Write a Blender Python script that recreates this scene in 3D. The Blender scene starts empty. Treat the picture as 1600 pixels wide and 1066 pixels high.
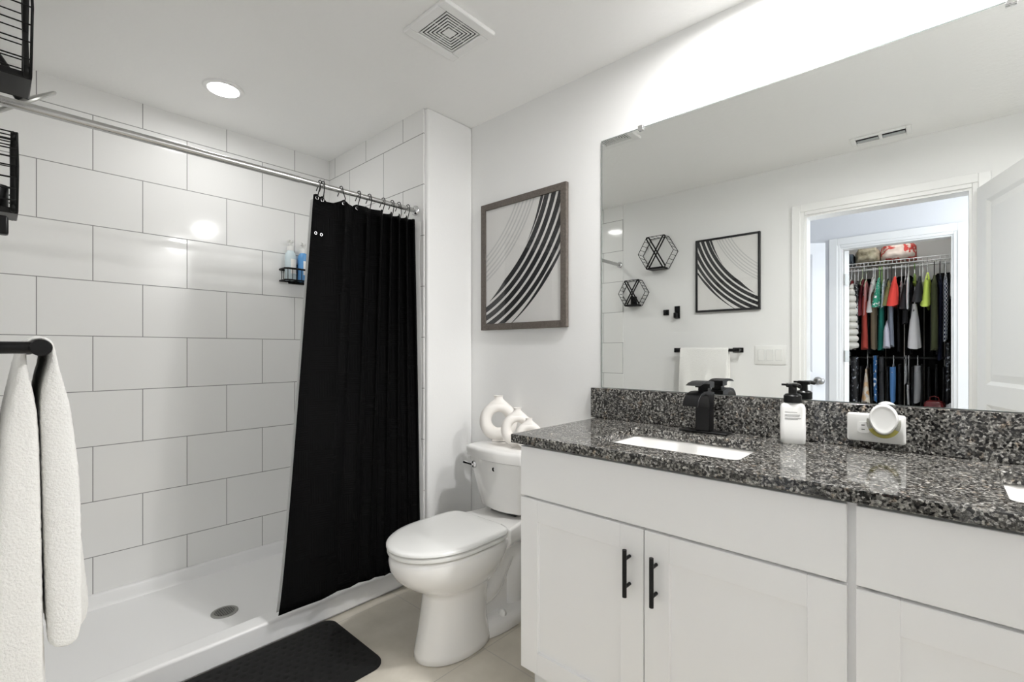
import bpy, bmesh, math, random
from mathutils import Vector, Matrix, noise
random.seed(7)
S = bpy.context.scene
COL = S.collection
PI = math.pi

# ------------------------------------------------------------------ camera
HC = 1.20
cam = bpy.data.cameras.new('camera')
cam.sensor_width = 36.0
cam.lens = 36.0 * 737.0 / 1600.0
cam.shift_y = (548.5 - 533.0) / 1600.0
cam.clip_start = 0.01
co = bpy.data.objects.new('camera', cam)
COL.objects.link(co)
co.location = (0, 0, HC)
co.rotation_euler = (PI / 2, 0, -math.radians(47.636))
S.camera = co

# ------------------------------------------------------------------ colour management, world
S.view_settings.view_transform = 'Standard'
S.view_settings.look = 'None'
S.view_settings.exposure = 0.50
S.view_settings.gamma = 1.0
S.view_settings.use_curve_mapping = False
S.cycles.max_bounces = 14
S.cycles.diffuse_bounces = 8
S.cycles.glossy_bounces = 6
S.cycles.transparent_max_bounces = 12
S.cycles.caustics_reflective = False
S.cycles.caustics_refractive = False
S.cycles.sample_clamp_indirect = 6.0
w = bpy.data.worlds.new('world')
S.world = w
w.use_nodes = True
w.node_tree.nodes['Background'].inputs[0].default_value = (0.75, 0.85, 1.0, 1)
w.node_tree.nodes['Background'].inputs[1].default_value = 1.0

# light levels (each lamp is built further down)
L_SHOWER = 68.0
L_CAN = 425.0
L_CLOSET_FILL = 20.0
L_HALL_FILL = 20.5
L_WINDOW_FILL = 33.0

# bluish fill light, placed as daylight behind an added, unseen hall window
ad = bpy.data.lights.new('hall_window_fill', 'AREA')
ad.shape = 'RECTANGLE'; ad.size = 1.1; ad.size_y = 1.3
ad.energy = L_WINDOW_FILL
ad.color = (0.90, 0.95, 1.0)
ao = bpy.data.objects.new('hall_window_fill', ad)
COL.objects.link(ao)
ao.location = (-0.74, -2.40, 1.5)
ao.rotation_euler = (PI / 2, 0, 0)

# ------------------------------------------------------------------ materials
def mat(name, col=(0.8, 0.8, 0.8), rough=0.5, metal=0.0, **kw):
    m = bpy.data.materials.new(name)
    m.use_nodes = True
    b = m.node_tree.nodes['Principled BSDF']
    b.inputs['Base Color'].default_value = (*col, 1)
    b.inputs['Roughness'].default_value = rough
    b.inputs['Metallic'].default_value = metal
    for k, v in kw.items():
        b.inputs[k].default_value = v
    return m

def N(m, t, **kw):
    n = m.node_tree.nodes.new(t)
    for k, v in kw.items():
        setattr(n, k, v)
    return n

def LK(m, a, b):
    m.node_tree.links.new(a, b)

def bsdf(m):
    return m.node_tree.nodes['Principled BSDF']

def coords(m, which='Object'):
    return N(m, 'ShaderNodeTexCoord').outputs[which]

def noise_tex(m, scale, detail=2, rough=0.5, vec=None):
    n = N(m, 'ShaderNodeTexNoise')
    n.inputs['Scale'].default_value = scale
    n.inputs['Detail'].default_value = detail
    n.inputs['Roughness'].default_value = rough
    LK(m, vec if vec is not None else coords(m), n.inputs['Vector'])
    return n

def bump(m, height, strength=0.3, dist=0.002):
    b = N(m, 'ShaderNodeBump')
    b.inputs['Strength'].default_value = strength
    b.inputs['Distance'].default_value = dist
    LK(m, height, b.inputs['Height'])
    LK(m, b.outputs[0], bsdf(m).inputs['Normal'])
    return b

def ramp(m, fac, stops):
    r = N(m, 'ShaderNodeValToRGB')
    el = r.color_ramp.elements
    while len(el) < len(stops):
        el.new(0.5)
    for e, (p, c) in zip(el, stops):
        e.position = p
        e.color = (*c, 1)
    LK(m, fac, r.inputs[0])
    return r

def mixc(m, fac, a, b, blend='MIX'):
    x = N(m, 'ShaderNodeMix', data_type='RGBA', blend_type=blend)
    for s, v in ((x.inputs[0], fac), (x.inputs[6], a), (x.inputs[7], b)):
        if hasattr(v, 'is_linked') or hasattr(v, 'links'):
            LK(m, v, s)
        elif isinstance(v, (int, float)):
            s.default_value = v
        else:
            s.default_value = (*v, 1)
    return x.outputs[2]

M = {}
def paint(name, col, sc, st, rough=0.6):
    m = mat(name, col, rough)
    n = noise_tex(m, sc, 4, 0.6)
    bump(m, n.outputs[0], st, 0.003)
    return m
M['wall'] = paint('wall_paint', (0.84, 0.84, 0.832), 90, 0.12, 0.5)
M['ceiling'] = paint('ceiling_paint', (0.92, 0.92, 0.908), 42, 0.6, 0.5)
M['hallwall'] = paint('hall_paint', (0.78, 0.79, 0.82), 90, 0.1)
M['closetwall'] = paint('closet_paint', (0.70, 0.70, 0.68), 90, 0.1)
M['trim'] = mat('trim_white', (0.87, 0.87, 0.86), 0.35)
M['door'] = mat('door_white', (0.86, 0.86, 0.85), 0.38)
M['cabinet'] = mat('cabinet_white', (0.92, 0.92, 0.92), 0.38)
M['porcelain'] = mat('porcelain', (0.86, 0.85, 0.83), 0.12, **{'Coat Weight': 0.6, 'Coat Roughness': 0.05})
M['seatplastic'] = mat('seat_plastic', (0.84, 0.84, 0.82), 0.22)
M['acrylic'] = mat('pan_acrylic', (0.88, 0.88, 0.88), 0.28)
M['ceramicmatt'] = mat('vase_ceramic', (0.85, 0.82, 0.78), 0.75)
M['chrome'] = mat('chrome', (0.75, 0.75, 0.76), 0.12, 1.0)
M['rodmetal'] = mat('rod_metal', (0.52, 0.52, 0.51), 0.25, 1.0)
M['steel'] = mat('brushed_steel', (0.42, 0.42, 0.40), 0.32, 1.0)
M['nickel'] = mat('satin_nickel', (0.28, 0.275, 0.27), 0.3, 1.0)
M['black'] = mat('black_matt_metal', (0.004, 0.004, 0.0045), 0.36, **{'Specular IOR Level': 0.3})
M['blackplastic'] = mat('black_plastic', (0.004, 0.004, 0.004), 0.3, **{'Specular IOR Level': 0.35})
M['wire'] = mat('black_wire', (0.004, 0.004, 0.004), 0.45, **{'Specular IOR Level': 0.25})
M['dark'] = mat('dark_recess', (0.02, 0.02, 0.02), 0.8)
M['whiteplastic'] = mat('white_plastic', (0.83, 0.83, 0.81), 0.3)
M['greyplastic'] = mat('grey_plastic', (0.45, 0.47, 0.48), 0.5)
M['paper'] = mat('print_paper', (0.78, 0.77, 0.75), 0.7)
M['ink'] = mat('print_ink', (0.012, 0.012, 0.014), 0.6)
M['greyink'] = mat('print_grey_ink', (0.60, 0.60, 0.59), 0.6)
M['blackframe'] = mat('frame_black', (0.01, 0.01, 0.011), 0.35)
M['labelgrey'] = mat('label_print', (0.42, 0.42, 0.42), 0.6)
M['grout'] = mat('caulk', (0.6, 0.6, 0.59), 0.7)

def tile_mat(name, axis, x0):
    """white glossy wall tile in running bond; axis = the world axis that runs along the wall"""
    m = mat(name, (0.8, 0.8, 0.79), 0.09)
    sep = N(m, 'ShaderNodeSeparateXYZ')
    LK(m, coords(m), sep.inputs[0])
    comb = N(m, 'ShaderNodeCombineXYZ')
    a = N(m, 'ShaderNodeMath', operation='ADD')
    a.inputs[1].default_value = -x0 + 0.365 * 20
    LK(m, sep.outputs['XYZ'.index(axis)], a.inputs[0])
    z = N(m, 'ShaderNodeMath', operation='ADD')
    z.inputs[1].default_value = -1.268 + 0.2535 * 10
    LK(m, sep.outputs[2], z.inputs[0])
    LK(m, a.outputs[0], comb.inputs[0])
    LK(m, z.outputs[0], comb.inputs[1])
    b = N(m, 'ShaderNodeTexBrick')
    b.offset = 0.5; b.offset_frequency = 2; b.squash = 1.0
    for k, v in (('Scale', 1.0), ('Mortar Size', 0.0019), ('Mortar Smooth', 0.1), ('Bias', 0.0), ('Brick Width', 0.365), ('Row Height', 0.2535)):
        b.inputs[k].default_value = v
    b.inputs['Color1'].default_value = (0.85, 0.85, 0.838, 1)
    b.inputs['Color2'].default_value = (0.835, 0.835, 0.823, 1)
    b.inputs['Mortar'].default_value = (0.27, 0.27, 0.265, 1)
    LK(m, comb.outputs[0], b.inputs['Vector'])
    LK(m, b.outputs['Color'], bsdf(m).inputs['Base Color'])
    r = N(m, 'ShaderNodeMapRange')
    r.inputs['To Min'].default_value = 0.09; r.inputs['To Max'].default_value = 0.8
    LK(m, b.outputs['Fac'], r.inputs['Value'])
    LK(m, r.outputs[0], bsdf(m).inputs['Roughness'])
    inv = N(m, 'ShaderNodeMath', operation='SUBTRACT'); inv.inputs[0].default_value = 1.0
    LK(m, b.outputs['Fac'], inv.inputs[1])
    n = noise_tex(m, 7, 1)
    mul = N(m, 'ShaderNodeMath', operation='MULTIPLY_ADD')
    mul.inputs[1].default_value = 0.25
    LK(m, n.outputs[0], mul.inputs[0]); LK(m, inv.outputs[0], mul.inputs[2])
    bump(m, mul.outputs[0], 0.25, 0.002)
    return m
M['tile_x'] = tile_mat('shower_tile_back', 'X', 0.303)
M['tile_y'] = tile_mat('shower_tile_side', 'Y', 2.6225)
M['tile_y2'] = tile_mat('shower_tile_near', 'Y', 1.947)

def floor_mat():
    m = mat('floor_tile', (0.5, 0.48, 0.44), 0.35)
    mp = N(m, 'ShaderNodeMapping')
    mp.inputs['Location'].default_value = (-1.33 + 6.1, -1.36 + 6.1, 0)
    LK(m, coords(m), mp.inputs[0])
    b = N(m, 'ShaderNodeTexBrick')
    b.offset = 0.0; b.squash = 1.0
    for k, v in (('Scale', 1.0), ('Mortar Size', 0.002), ('Mortar Smooth', 0.1), ('Brick Width', 0.61), ('Row Height', 0.61)):
        b.inputs[k].default_value = v
    LK(m, mp.outputs[0], b.inputs['Vector'])
    n1 = noise_tex(m, 3.2, 7, 0.62)
    r1 = ramp(m, n1.outputs[0], [(0.3, (0.55, 0.51, 0.43)), (0.55, (0.66, 0.615, 0.53)), (0.75, (0.76, 0.715, 0.63))])
    c = mixc(m, b.outputs['Fac'], r1.outputs[0], (0.50, 0.47, 0.42))
    LK(m, c, bsdf(m).inputs['Base Color'])
    return m
M['floor'] = floor_mat()

def granite_mat():
    m = mat('granite', (0.1, 0.1, 0.1), 0.07)
    co_ = coords(m)
    wv = noise_tex(m, 40, 3, 0.6, co_)
    dis = N(m, 'ShaderNodeMix', data_type='VECTOR')
    dis.inputs[0].default_value = 0.012
    LK(m, co_, dis.inputs[4]); LK(m, wv.outputs['Color'], dis.inputs[5])
    v = N(m, 'ShaderNodeTexVoronoi', feature='F1')
    v.inputs['Scale'].default_value = 185
    LK(m, dis.outputs[1], v.inputs['Vector'])
    sep = N(m, 'ShaderNodeSeparateColor')
    LK(m, v.outputs['Color'], sep.inputs[0])
    r1 = ramp(m, sep.outputs[0], [(0.0, (0.012, 0.012, 0.013)), (0.24, (0.024, 0.023, 0.022)), (0.42, (0.10, 0.097, 0.09)), (0.66, (0.20, 0.193, 0.18)), (0.88, (0.33, 0.322, 0.30)), (1.0, (0.50, 0.49, 0.47))])
    r1.color_ramp.interpolation = 'LINEAR'
    n2 = noise_tex(m, 170, 5, 0.75, co_)
    r2 = ramp(m, n2.outputs[0], [(0.38, (0.10, 0.10, 0.10)), (0.5, (0.75, 0.75, 0.75)), (0.66, (1.5, 1.48, 1.42))])
    c = mixc(m, 1.0, r1.outputs[0], r2.outputs[0], 'MULTIPLY')
    n3 = noise_tex(m, 55, 3, 0.5, co_)
    r3 = ramp(m, n3.outputs[0], [(0.60, (0, 0, 0)), (0.68, (1, 1, 1))])
    c2 = mixc(m, r3.outputs[0], c, mixc(m, 1.0, c, (1.16, 1.0, 0.86), 'MULTIPLY'))
    LK(m, c2, bsdf(m).inputs['Base Color'])
    return m
M['granite'] = granite_mat()

def wood_mat():
    m = mat('weathered_wood', (0.15, 0.12, 0.1), 0.6)
    mp = N(m, 'ShaderNodeMapping'); mp.inputs['Scale'].default_value = (30, 30, 30)
    LK(m, coords(m), mp.inputs[0])
    n = noise_tex(m, 3.0, 6, 0.7, mp.outputs[0])
    r = ramp(m, n.outputs[0], [(0.3, (0.075, 0.062, 0.052)), (0.6, (0.135, 0.115, 0.098)), (0.8, (0.19, 0.165, 0.14))])
    LK(m, r.outputs[0], bsdf(m).inputs['Base Color'])
    bump(m, n.outputs[0], 0.2, 0.001)
    return m
M['wood'] = wood_mat()

def fabric(name, col, rough=0.85, sc=400, st=0.3, sheen=0.2):
    m = mat(name, col, rough)
    bsdf(m).inputs['Sheen Weight'].default_value = sheen
    n = noise_tex(m, sc, 2)
    bump(m, n.outputs[0], st, 0.002)
    return m
M['towel'] = fabric('white_terry', (0.85, 0.845, 0.82), 0.95, 260, 0.9, 0.3)

def curtain_mat():
    m = mat('black_curtain', (0.0016, 0.0016, 0.0018), 0.75)
    bsdf(m).inputs['Specular IOR Level'].default_value = 0.10
    co_ = coords(m)
    ch = N(m, 'ShaderNodeTexChecker'); ch.inputs['Scale'].default_value = 9.0
    mp = N(m, 'ShaderNodeMapping'); mp.inputs['Scale'].default_value = (1, 0, 1)
    LK(m, co_, mp.inputs[0]); LK(m, mp.outputs[0], ch.inputs['Vector'])
    w1 = N(m, 'ShaderNodeTexWave', bands_direction='Z'); w1.inputs['Scale'].default_value = 32
    w2 = N(m, 'ShaderNodeTexWave', bands_direction='X'); w2.inputs['Scale'].default_value = 32
    LK(m, co_, w1.inputs['Vector']); LK(m, co_, w2.inputs['Vector'])
    mx = N(m, 'ShaderNodeMix', data_type='FLOAT')
    LK(m, ch.outputs['Fac'], mx.inputs[0]); LK(m, w1.outputs['Fac'], mx.inputs[2]); LK(m, w2.outputs['Fac'], mx.inputs[3])
    bump(m, mx.outputs[0], 0.35, 0.002)
    return m
M['curtain'] = curtain_mat()
def translucent(name, col, t=0.4):
    m = mat(name, col, 0.35)
    nt = m.node_tree
    tr = N(m, 'ShaderNodeBsdfTransparent'); tl = N(m, 'ShaderNodeBsdfTranslucent')
    tl.inputs[0].default_value = (*col, 1)
    a = N(m, 'ShaderNodeMixShader'); a.inputs[0].default_value = 0.35
    b = N(m, 'ShaderNodeMixShader'); b.inputs[0].default_value = t
    LK(m, bsdf(m).outputs[0], a.inputs[1]); LK(m, tl.outputs[0], a.inputs[2])
    LK(m, a.outputs[0], b.inputs[1]); LK(m, tr.outputs[0], b.inputs[2])
    LK(m, b.outputs[0], nt.nodes['Material Output'].inputs[0])
    return m
M['liner'] = translucent('clear_liner', (0.85, 0.85, 0.84), 0.3)

def pane_mat():
    m = mat('picture_glass', (1, 1, 1), 0.03)
    g = N(m, 'ShaderNodeBsdfGlossy'); g.inputs['Roughness'].default_value = 0.02
    tr = N(m, 'ShaderNodeBsdfTransparent')
    lw_ = N(m, 'ShaderNodeLayerWeight'); lw_.inputs['Blend'].default_value = 0.5
    p = N(m, 'ShaderNodeMath', operation='POWER'); p.inputs[1].default_value = 4.0
    LK(m, lw_.outputs['Facing'], p.inputs[0])
    q = N(m, 'ShaderNodeMath', operation='MULTIPLY_ADD'); q.inputs[1].default_value = 0.5; q.inputs[2].default_value = 0.025
    LK(m, p.outputs[0], q.inputs[0])
    a = N(m, 'ShaderNodeMixShader')
    LK(m, q.outputs[0], a.inputs[0]); LK(m, tr.outputs[0], a.inputs[1]); LK(m, g.outputs[0], a.inputs[2])
    LK(m, a.outputs[0], m.node_tree.nodes['Material Output'].inputs[0])
    return m
M['pane'] = pane_mat()
M['mirror'] = mat('mirror_silver', (0.92, 0.935, 0.92), 0.0, 1.0)
M['mirroredge'] = mat('mirror_edge', (0.35, 0.40, 0.38), 0.15, 0.6)

def mat_rug():
    m = fabric('black_bath_mat', (0.003, 0.003, 0.003), 0.95, 500, 0.6, 0.0)
    return m
M['mat'] = mat_rug()
M['amber'] = mat('amber_oil_glass', (0.66, 0.60, 0.16), 0.08, **{'Transmission Weight': 0.6})
M['clearglass'] = mat('clear_vial', (0.62, 0.62, 0.55), 0.06, **{'Transmission Weight': 0.7})

def emit(name, col, st):
    m = bpy.data.materials.new(name); m.use_nodes = True
    nt = m.node_tree
    e = nt.nodes.new('ShaderNodeEmission')
    e.inputs[0].default_value = (*col, 1); e.inputs[1].default_value = st
    nt.links.new(e.outputs[0], nt.nodes['Material Output'].inputs[0])
    return m

# ------------------------------------------------------------------ mesh helpers
class MB:
    def __init__(s): s.v = []; s.f = []
    def add(s, verts, faces):
        o = len(s.v)
        s.v += [tuple(p) for p in verts]
        s.f += [tuple(i + o for i in f) for f in faces]
        return s
    def box(s, x0, x1, y0, y1, z0, z1, mtx=None):
        vs = [Vector(p) for p in ((x0, y0, z0), (x1, y0, z0), (x1, y1, z0), (x0, y1, z0), (x0, y0, z1), (x1, y0, z1), (x1, y1, z1), (x0, y1, z1))]
        if mtx is not None: vs = [mtx @ p for p in vs]
        return s.add(vs, [(3, 2, 1, 0), (4, 5, 6, 7), (0, 1, 5, 4), (1, 2, 6, 5), (2, 3, 7, 6), (3, 0, 4, 7)])
    def loft(s, rings, cap=True, closed=True):
        n = len(rings[0]); vs = [p for r in rings for p in r]; fs = []
        for i in range(len(rings) - 1):
            for j in range(n if closed else n - 1):
                k = (j + 1) % n
                fs.append((i * n + j, i * n + k, (i + 1) * n + k, (i + 1) * n + j))
        if cap:
            fs.append(tuple(reversed(range(n))))
            fs.append(tuple((len(rings) - 1) * n + j for j in range(n)))
        return s.add(vs, fs)
    def tube(s, pts, r, n=10, closed=False, cap=True):
        pts = [Vector(p) for p in pts]; m = len(pts); rings = []
        rr = r if isinstance(r, (list, tuple)) else [r] * m
        up = None
        for i, p in enumerate(pts):
            if closed: t = pts[(i + 1) % m] - pts[i - 1]
            else: t = pts[min(i + 1, m - 1)] - pts[max(i - 1, 0)]
            t.normalize()
            if up is None:
                up = Vector((0, 0, 1)) if abs(t.z) < 0.9 else Vector((1, 0, 0))
            a = (up - t * up.dot(t))
            if a.length < 1e-5: a = t.orthogonal()
            a.normalize(); up = a
            b = t.cross(a)
            rings.append([p + (a * math.cos(2 * PI * j / n) + b * math.sin(2 * PI * j / n)) * rr[i] for j in range(n)])
        if closed:
            # close with the ring order that matches best
            r0, rl = rings[0], rings[-1]
            best = min(range(n), key=lambda k: sum((rl[j] - r0[(j + k) % n]).length for j in range(n)))
            rings.append([r0[(j + best) % n] for j in range(n)])
            return s.loft(rings, cap=False)
        return s.loft(rings, cap=cap)
    def lathe(s, prof, n=24, mtx=None, cap=True):
        rings = []
        for r, z in prof:
            ring = [Vector((r * math.cos(2 * PI * j / n), r * math.sin(2 * PI * j / n), z)) for j in range(n)]
            if mtx is not None: ring = [mtx @ p for p in ring]
            rings.append(ring)
        return s.loft(rings, cap=cap)
    def build(s, name, m, parent=None, smooth=40, bevel=0, seg=2, sub=0, solid=0, loc=None, rot=None):
        me = bpy.data.meshes.new(name)
        me.from_pydata(s.v, [], s.f)
        bm = bmesh.new(); bm.from_mesh(me)
        bmesh.ops.recalc_face_normals(bm, faces=bm.faces)
        bm.to_mesh(me); bm.free()
        me.materials.append(M[m] if isinstance(m, str) else m)
        o = bpy.data.objects.new(name, me)
        COL.objects.link(o)
        if smooth:
            me.shade_smooth()
            me.set_sharp_from_angle(angle=math.radians(smooth))
        if solid:
            d = o.modifiers.new('solid', 'SOLIDIFY'); d.thickness = solid; d.offset = 0
        if bevel:
            d = o.modifiers.new('bevel', 'BEVEL'); d.width = bevel; d.segments = seg; d.limit_method = 'ANGLE'; d.angle_limit = math.radians(50)
            d.harden_normals = False
        if sub:
            d = o.modifiers.new('sub', 'SUBSURF'); d.levels = sub; d.render_levels = sub
        if parent is not None: o.parent = parent
        if loc is not None: o.location = loc
        if rot is not None: o.rotation_euler = rot
        return o

def box(*a, **k): return MB().box(*a, **k)
def tag(o, label, cat, group=None):
    o['label'] = label; o['category'] = cat
    if group: o['group'] = group
    return o
def thing(name, label, cat, loc=(0, 0, 0), rz=0.0, group=None):
    o = bpy.data.objects.new(name, None)
    o.empty_display_size = 0.05
    COL.objects.link(o)
    o.location = loc; o.rotation_euler = (0, 0, rz)
    return tag(o, label, cat, group)
def struct(o):
    o['kind'] = 'structure'
    return o
def Rz(a): return Matrix.Rotation(a, 4, 'Z')
def T(*p): return Matrix.Translation(p)

# ------------------------------------------------------------------ room shell
CE = 2.405
XL, XR = -0.03, 1.739
YS, YB, YF = 1.876, 2.877, -0.83
struct(box(-2.3, XR + .12, -2.35, YB + .12, -0.12, 0.0).build('floor', 'floor', smooth=0))
struct(box(XL - .11, XR + .12, YF - .12, YB + .12, CE, CE + .1).build('ceiling', 'ceiling', smooth=0))
struct(box(XL - .11, XR + .12, YB, YB + .12, 0.0, CE).build('wall_back', 'tile_x', smooth=0))
struct(box(XR, XR + .12, YF - .12, YB, 0.0, CE).build('wall_right', 'wall', smooth=0))
struct(box(1.439, XR, YS, YB, 0.0, CE).build('wall_shower_return', 'wall', bevel=0.012, seg=4))
struct(box(1.433, 1.4388, 1.901, YB - .0005, 0.085, CE - .0005).build('wall_shower_side', 'tile_y', smooth=0))
struct(box(XL, XL + .007, 1.945, YB - .0005, 0.085, CE - .0005).build('wall_shower_left', 'tile_y2', smooth=0))
# left wall with the doorway
DY0, DY1, DH = -0.118, 0.652, 2.067
lw = MB()
lw.box(XL - .11, XL, DY1, YB, 0.0, CE); lw.box(XL - .11, XL, YF - .12, DY0, 0.0, CE); lw.box(XL - .11, XL, DY0, DY1, DH, CE)
struct(lw.build('wall_left', 'wall', smooth=0))
struct(box(XL, XR, YF - .12, YF, 0.0, CE).build('wall_front', 'wall', smooth=0))
# doorway jamb lining + casing (stepped)
def casing(name, x, sx, y0, y1, h, wdt=0.07, m='trim'):
    b = MB()
    for t, i, o_ in ((0.010, 0.0, wdt), (0.017, 0.022, wdt)):
        xa, xb = sorted((x, x + sx * t))
        b.box(xa, xb, y0 - o_, y0 - i, 0.0, h + o_)
        b.box(xa, xb, y1 + i, y1 + o_, 0.0, h + o_)
        b.box(xa, xb, y0 - i, y1 + i, h + i, h + o_)
    return struct(b.build(name, m, bevel=0.003))
def jamb(name, x0, x1, y0, y1, h, m='trim'):
    b = MB()
    b.box(x0, x1, y0 - .0005, y0 + .012, 0, h); b.box(x0, x1, y1 - .012, y1 + .0005, 0, h); b.box(x0, x1, y0 + .012, y1 - .012, h - .012, h + .0005)
    return struct(b.build(name, m, smooth=0))
casing('trim_1', XL, 1, DY0, DY1, DH)
jamb('trim_2', XL - .11, XL, DY0, DY1, DH)
casing('trim_3', XL - .11, -1, DY0, DY1, DH)
# baseboards
struct(box(XR - .012, XR - .0005, 1.07, YS, 0.0, .09).build('baseboard_right', 'trim', bevel=.004))
struct(box(1.445, XR - .012, YS - .012, YS - .0005, 0.0, .09).build('baseboard_return', 'trim', bevel=.004))
struct(box(XL + .0005, XL + .012, .725, 1.94, 0.0, .09).build('baseboard_left', 'trim', bevel=.004))

# hall and closet seen in the mirror
XH = -1.33
CY0, CY1 = -0.062, 0.632
hw = MB()
hw.box(XH - .1, XH, CY1, 1.6, 0.0, CE); hw.box(XH - .1, XH, -2.35, CY0, 0.0, CE); hw.box(XH - .1, XH, CY0, CY1, DH, CE)
struct(hw.build('wall_hall', 'hallwall', smooth=0))
struct(box(XH, XL - .11, 1.5, 1.6, 0.0, CE).build('wall_hall_end', 'hallwall', smooth=0))
hb = MB()
hb.box(XL - .14, XL - .11, -2.35, DY0 - .0, 0, CE); hb.box(XL - .14, XL - .11, DY1, 1.5, 0, CE); hb.box(XL - .14, XL - .11, DY0, DY1, DH, CE)
struct(hb.build('wall_hall_near', 'hallwall', smooth=0))
hn = MB()   # unseen hall end wall, with a window opening added for the fill light
hn.box(XH, XL - .14, -2.35, -2.25, 0, .85); hn.box(XH, XL - .14, -2.35, -2.25, 2.15, CE)
hn.box(XH, -1.29, -2.35, -2.25, .85, 2.15); hn.box(-.19, XL - .14, -2.35, -2.25, .85, 2.15)
struct(hn.build('wall_hall_fill_window', 'hallwall', smooth=0))
wf = MB()  # frame of the added hall window, out of view
for a in ((-1.29, -.19, .85, .89), (-1.29, -.19, 2.11, 2.15), (-1.29, -1.25, .89, 2.11), (-.23, -.19, .89, 2.11), (-1.25, -.23, 1.485, 1.515)):
    wf.box(a[0], a[1], -2.32, -2.28, a[2], a[3])
struct(wf.build('fill_window_1', 'trim', smooth=0))
struct(box(XH - .9, XL - .11, -2.35, 1.6, CE, CE + .1).build('ceiling_hall', 'ceiling', smooth=0))
casing('trim_4', XH, 1, CY0, CY1, DH, 0.08)
jamb('trim_5', XH - .1, XH, CY0, CY1, DH)
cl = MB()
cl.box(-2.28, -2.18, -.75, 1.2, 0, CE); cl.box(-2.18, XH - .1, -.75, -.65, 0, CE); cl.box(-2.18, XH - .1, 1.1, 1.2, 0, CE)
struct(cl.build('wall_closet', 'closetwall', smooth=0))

# ------------------------------------------------------------------ doors
def panel_door(name, wdt, h, hinge, ang, m='door', th=0.035, panels=((1.03, 1.965), (0.16, 0.93)), mid=False):
    """moulded two-panel leaf, local x = along the leaf from the hinge, local y = thickness"""
    b = MB(); st = 0.095
    zs = [0.008] + [z for p in sorted(panels) for z in p] + [h]
    b.box(0, st, -th / 2, th / 2, .008, h); b.box(wdt - st, wdt, -th / 2, th / 2, .008, h)
    for i in range(0, len(zs), 2):
        b.box(st, wdt - st, -th / 2, th / 2, zs[i], zs[i + 1])
    for z0, z1 in panels:
        x0, x1 = st, wdt - st
        for sgn in (1, -1):
            y = sgn * th / 2; d = sgn * 0.012; e = 0.018
            o_ = [(x0, y, z0), (x1, y, z0), (x1, y, z1), (x0, y, z1)]
            i_ = [(x0 + e, y - d, z0 + e), (x1 - e, y - d, z0 + e), (x1 - e, y - d, z1 - e), (x0 + e, y - d, z1 - e)]
            e2 = e + .035
            j_ = [(x0 + e2, y - d * .35, z0 + e2), (x1 - e2, y - d * .35, z0 + e2), (x1 - e2, y - d * .35, z1 - e2), (x0 + e2, y - d * .35, z1 - e2)]
            b.add(o_ + i_ + j_, [(k, (k + 1) % 4, 4 + (k + 1) % 4, 4 + k) for k in range(4)] + [(4 + k, 4 + (k + 1) % 4, 8 + (k + 1) % 4, 8 + k) for k in range(4)] + [(8, 9, 10, 11)])
    o = b.build(name, m, smooth=0)
    o.location = (hinge[0], hinge[1], 0); o.rotation_euler = (0, 0, ang)
    return struct(o)
def door_knob(parent, x, z, th=0.035, m='nickel'):
    b = MB()
    prof = [(0.031, 0), (0.031, .006), (0.012, .009), (0.011, .028), (0.020, .034), (0.027, .045), (0.026, .056), (0.016, .063), (0.002, .065)]
    for sgn in (1, -1):
        b.lathe(prof, 20, T(x, sgn * th / 2, z) @ Matrix.Rotation(-sgn * PI / 2, 4, 'X'))
    return b.build('door_knob', m, parent)
bd = panel_door('door_1', 0.76, 2.05, (0.0, -0.152), math.atan2(-0.30, 0.95))
door_knob(bd, 0.70, 0.97)
ha = math.atan2(0.83, 0.55)
hd = panel_door('door_2', 0.72, 2.05, (-0.947 + .72 * math.cos(ha), 0.688 + .72 * math.sin(ha)), ha + PI, 'hallwall')
door_knob(hd, 0.72 - .055, 0.965)
lp = MB().box(.7195, .721, -.011, .011, .92, 1.01)
lp.build('latch_plate', 'nickel', hd, smooth=0)
cd = panel_door('door_3', 0.68, 2.05, (XH - .078, CY1 - .034), PI - .55, 'trim')
for z in (1.805, 1.155, .25):
    h = MB(); h.box(-.0035, -.0005, -.017, .017, z - .047, z + .047); h.tube([(-.004, -.021, z - .047), (-.004, -.021, z + .047)], .006, 8)
    h.build('door_hinge', 'steel', cd)

# ------------------------------------------------------------------ shower pan
pan = thing('shower_pan', 'white acrylic shower pan with raised front curb and round drain', 'shower pan', (0.70, 2.45, 0))
def shift(o, root):   # world-space mesh under an unrotated root
    o.location = (-root.location[0], -root.location[1], -root.location[2]); return o
b = MB()
b.box(XL + .001, 1.4385, 2.022, 2.8765, 0.0, 0.022)
b.box(XL + .001, 1.4385, 2.022, 2.105, 0.0, 0.098)
shift(b.build('base', 'acrylic', pan, bevel=0.014, seg=4), pan)
b = MB()
prof = [(2.838, .012), (2.846, .020), (2.852, .035), (2.856, .078), (2.860, .0845), (2.8765, .0845), (2.8765, .0)]
b.loft([[(x, y, z) for y, z in prof] for x in (XL + .001, 1.4385)])
prof = [(1.400, .012), (1.408, .020), (1.413, .035), (1.416, .078), (1.420, .0845), (1.4385, .0845), (1.4385, .0)]
b.loft([[(x, y, z) for x, z in prof] for y in (2.05, 2.86)])
prof = [(.008, .012), (.0, .020), (-.004, .035), (-.007, .078), (-.011, .0845), (XL + .001, .0845), (XL + .001, .0)]
b.loft([[(x, y, z) for x, z in prof] for y in (2.05, 2.86)])
shift(b.build('back_lip', 'acrylic', pan, smooth=60), pan)
dr = MB()
dr.lathe([(.054, .0215), (.054, .0245), (.050, .0265), (.040, .0262), (.039, .0245), (.0, .0245)], 32, T(.698, 2.39, 0), cap=False)
dro = dr.build('drain', 'steel', pan); shift(dro, pan)
dg = MB()
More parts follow.
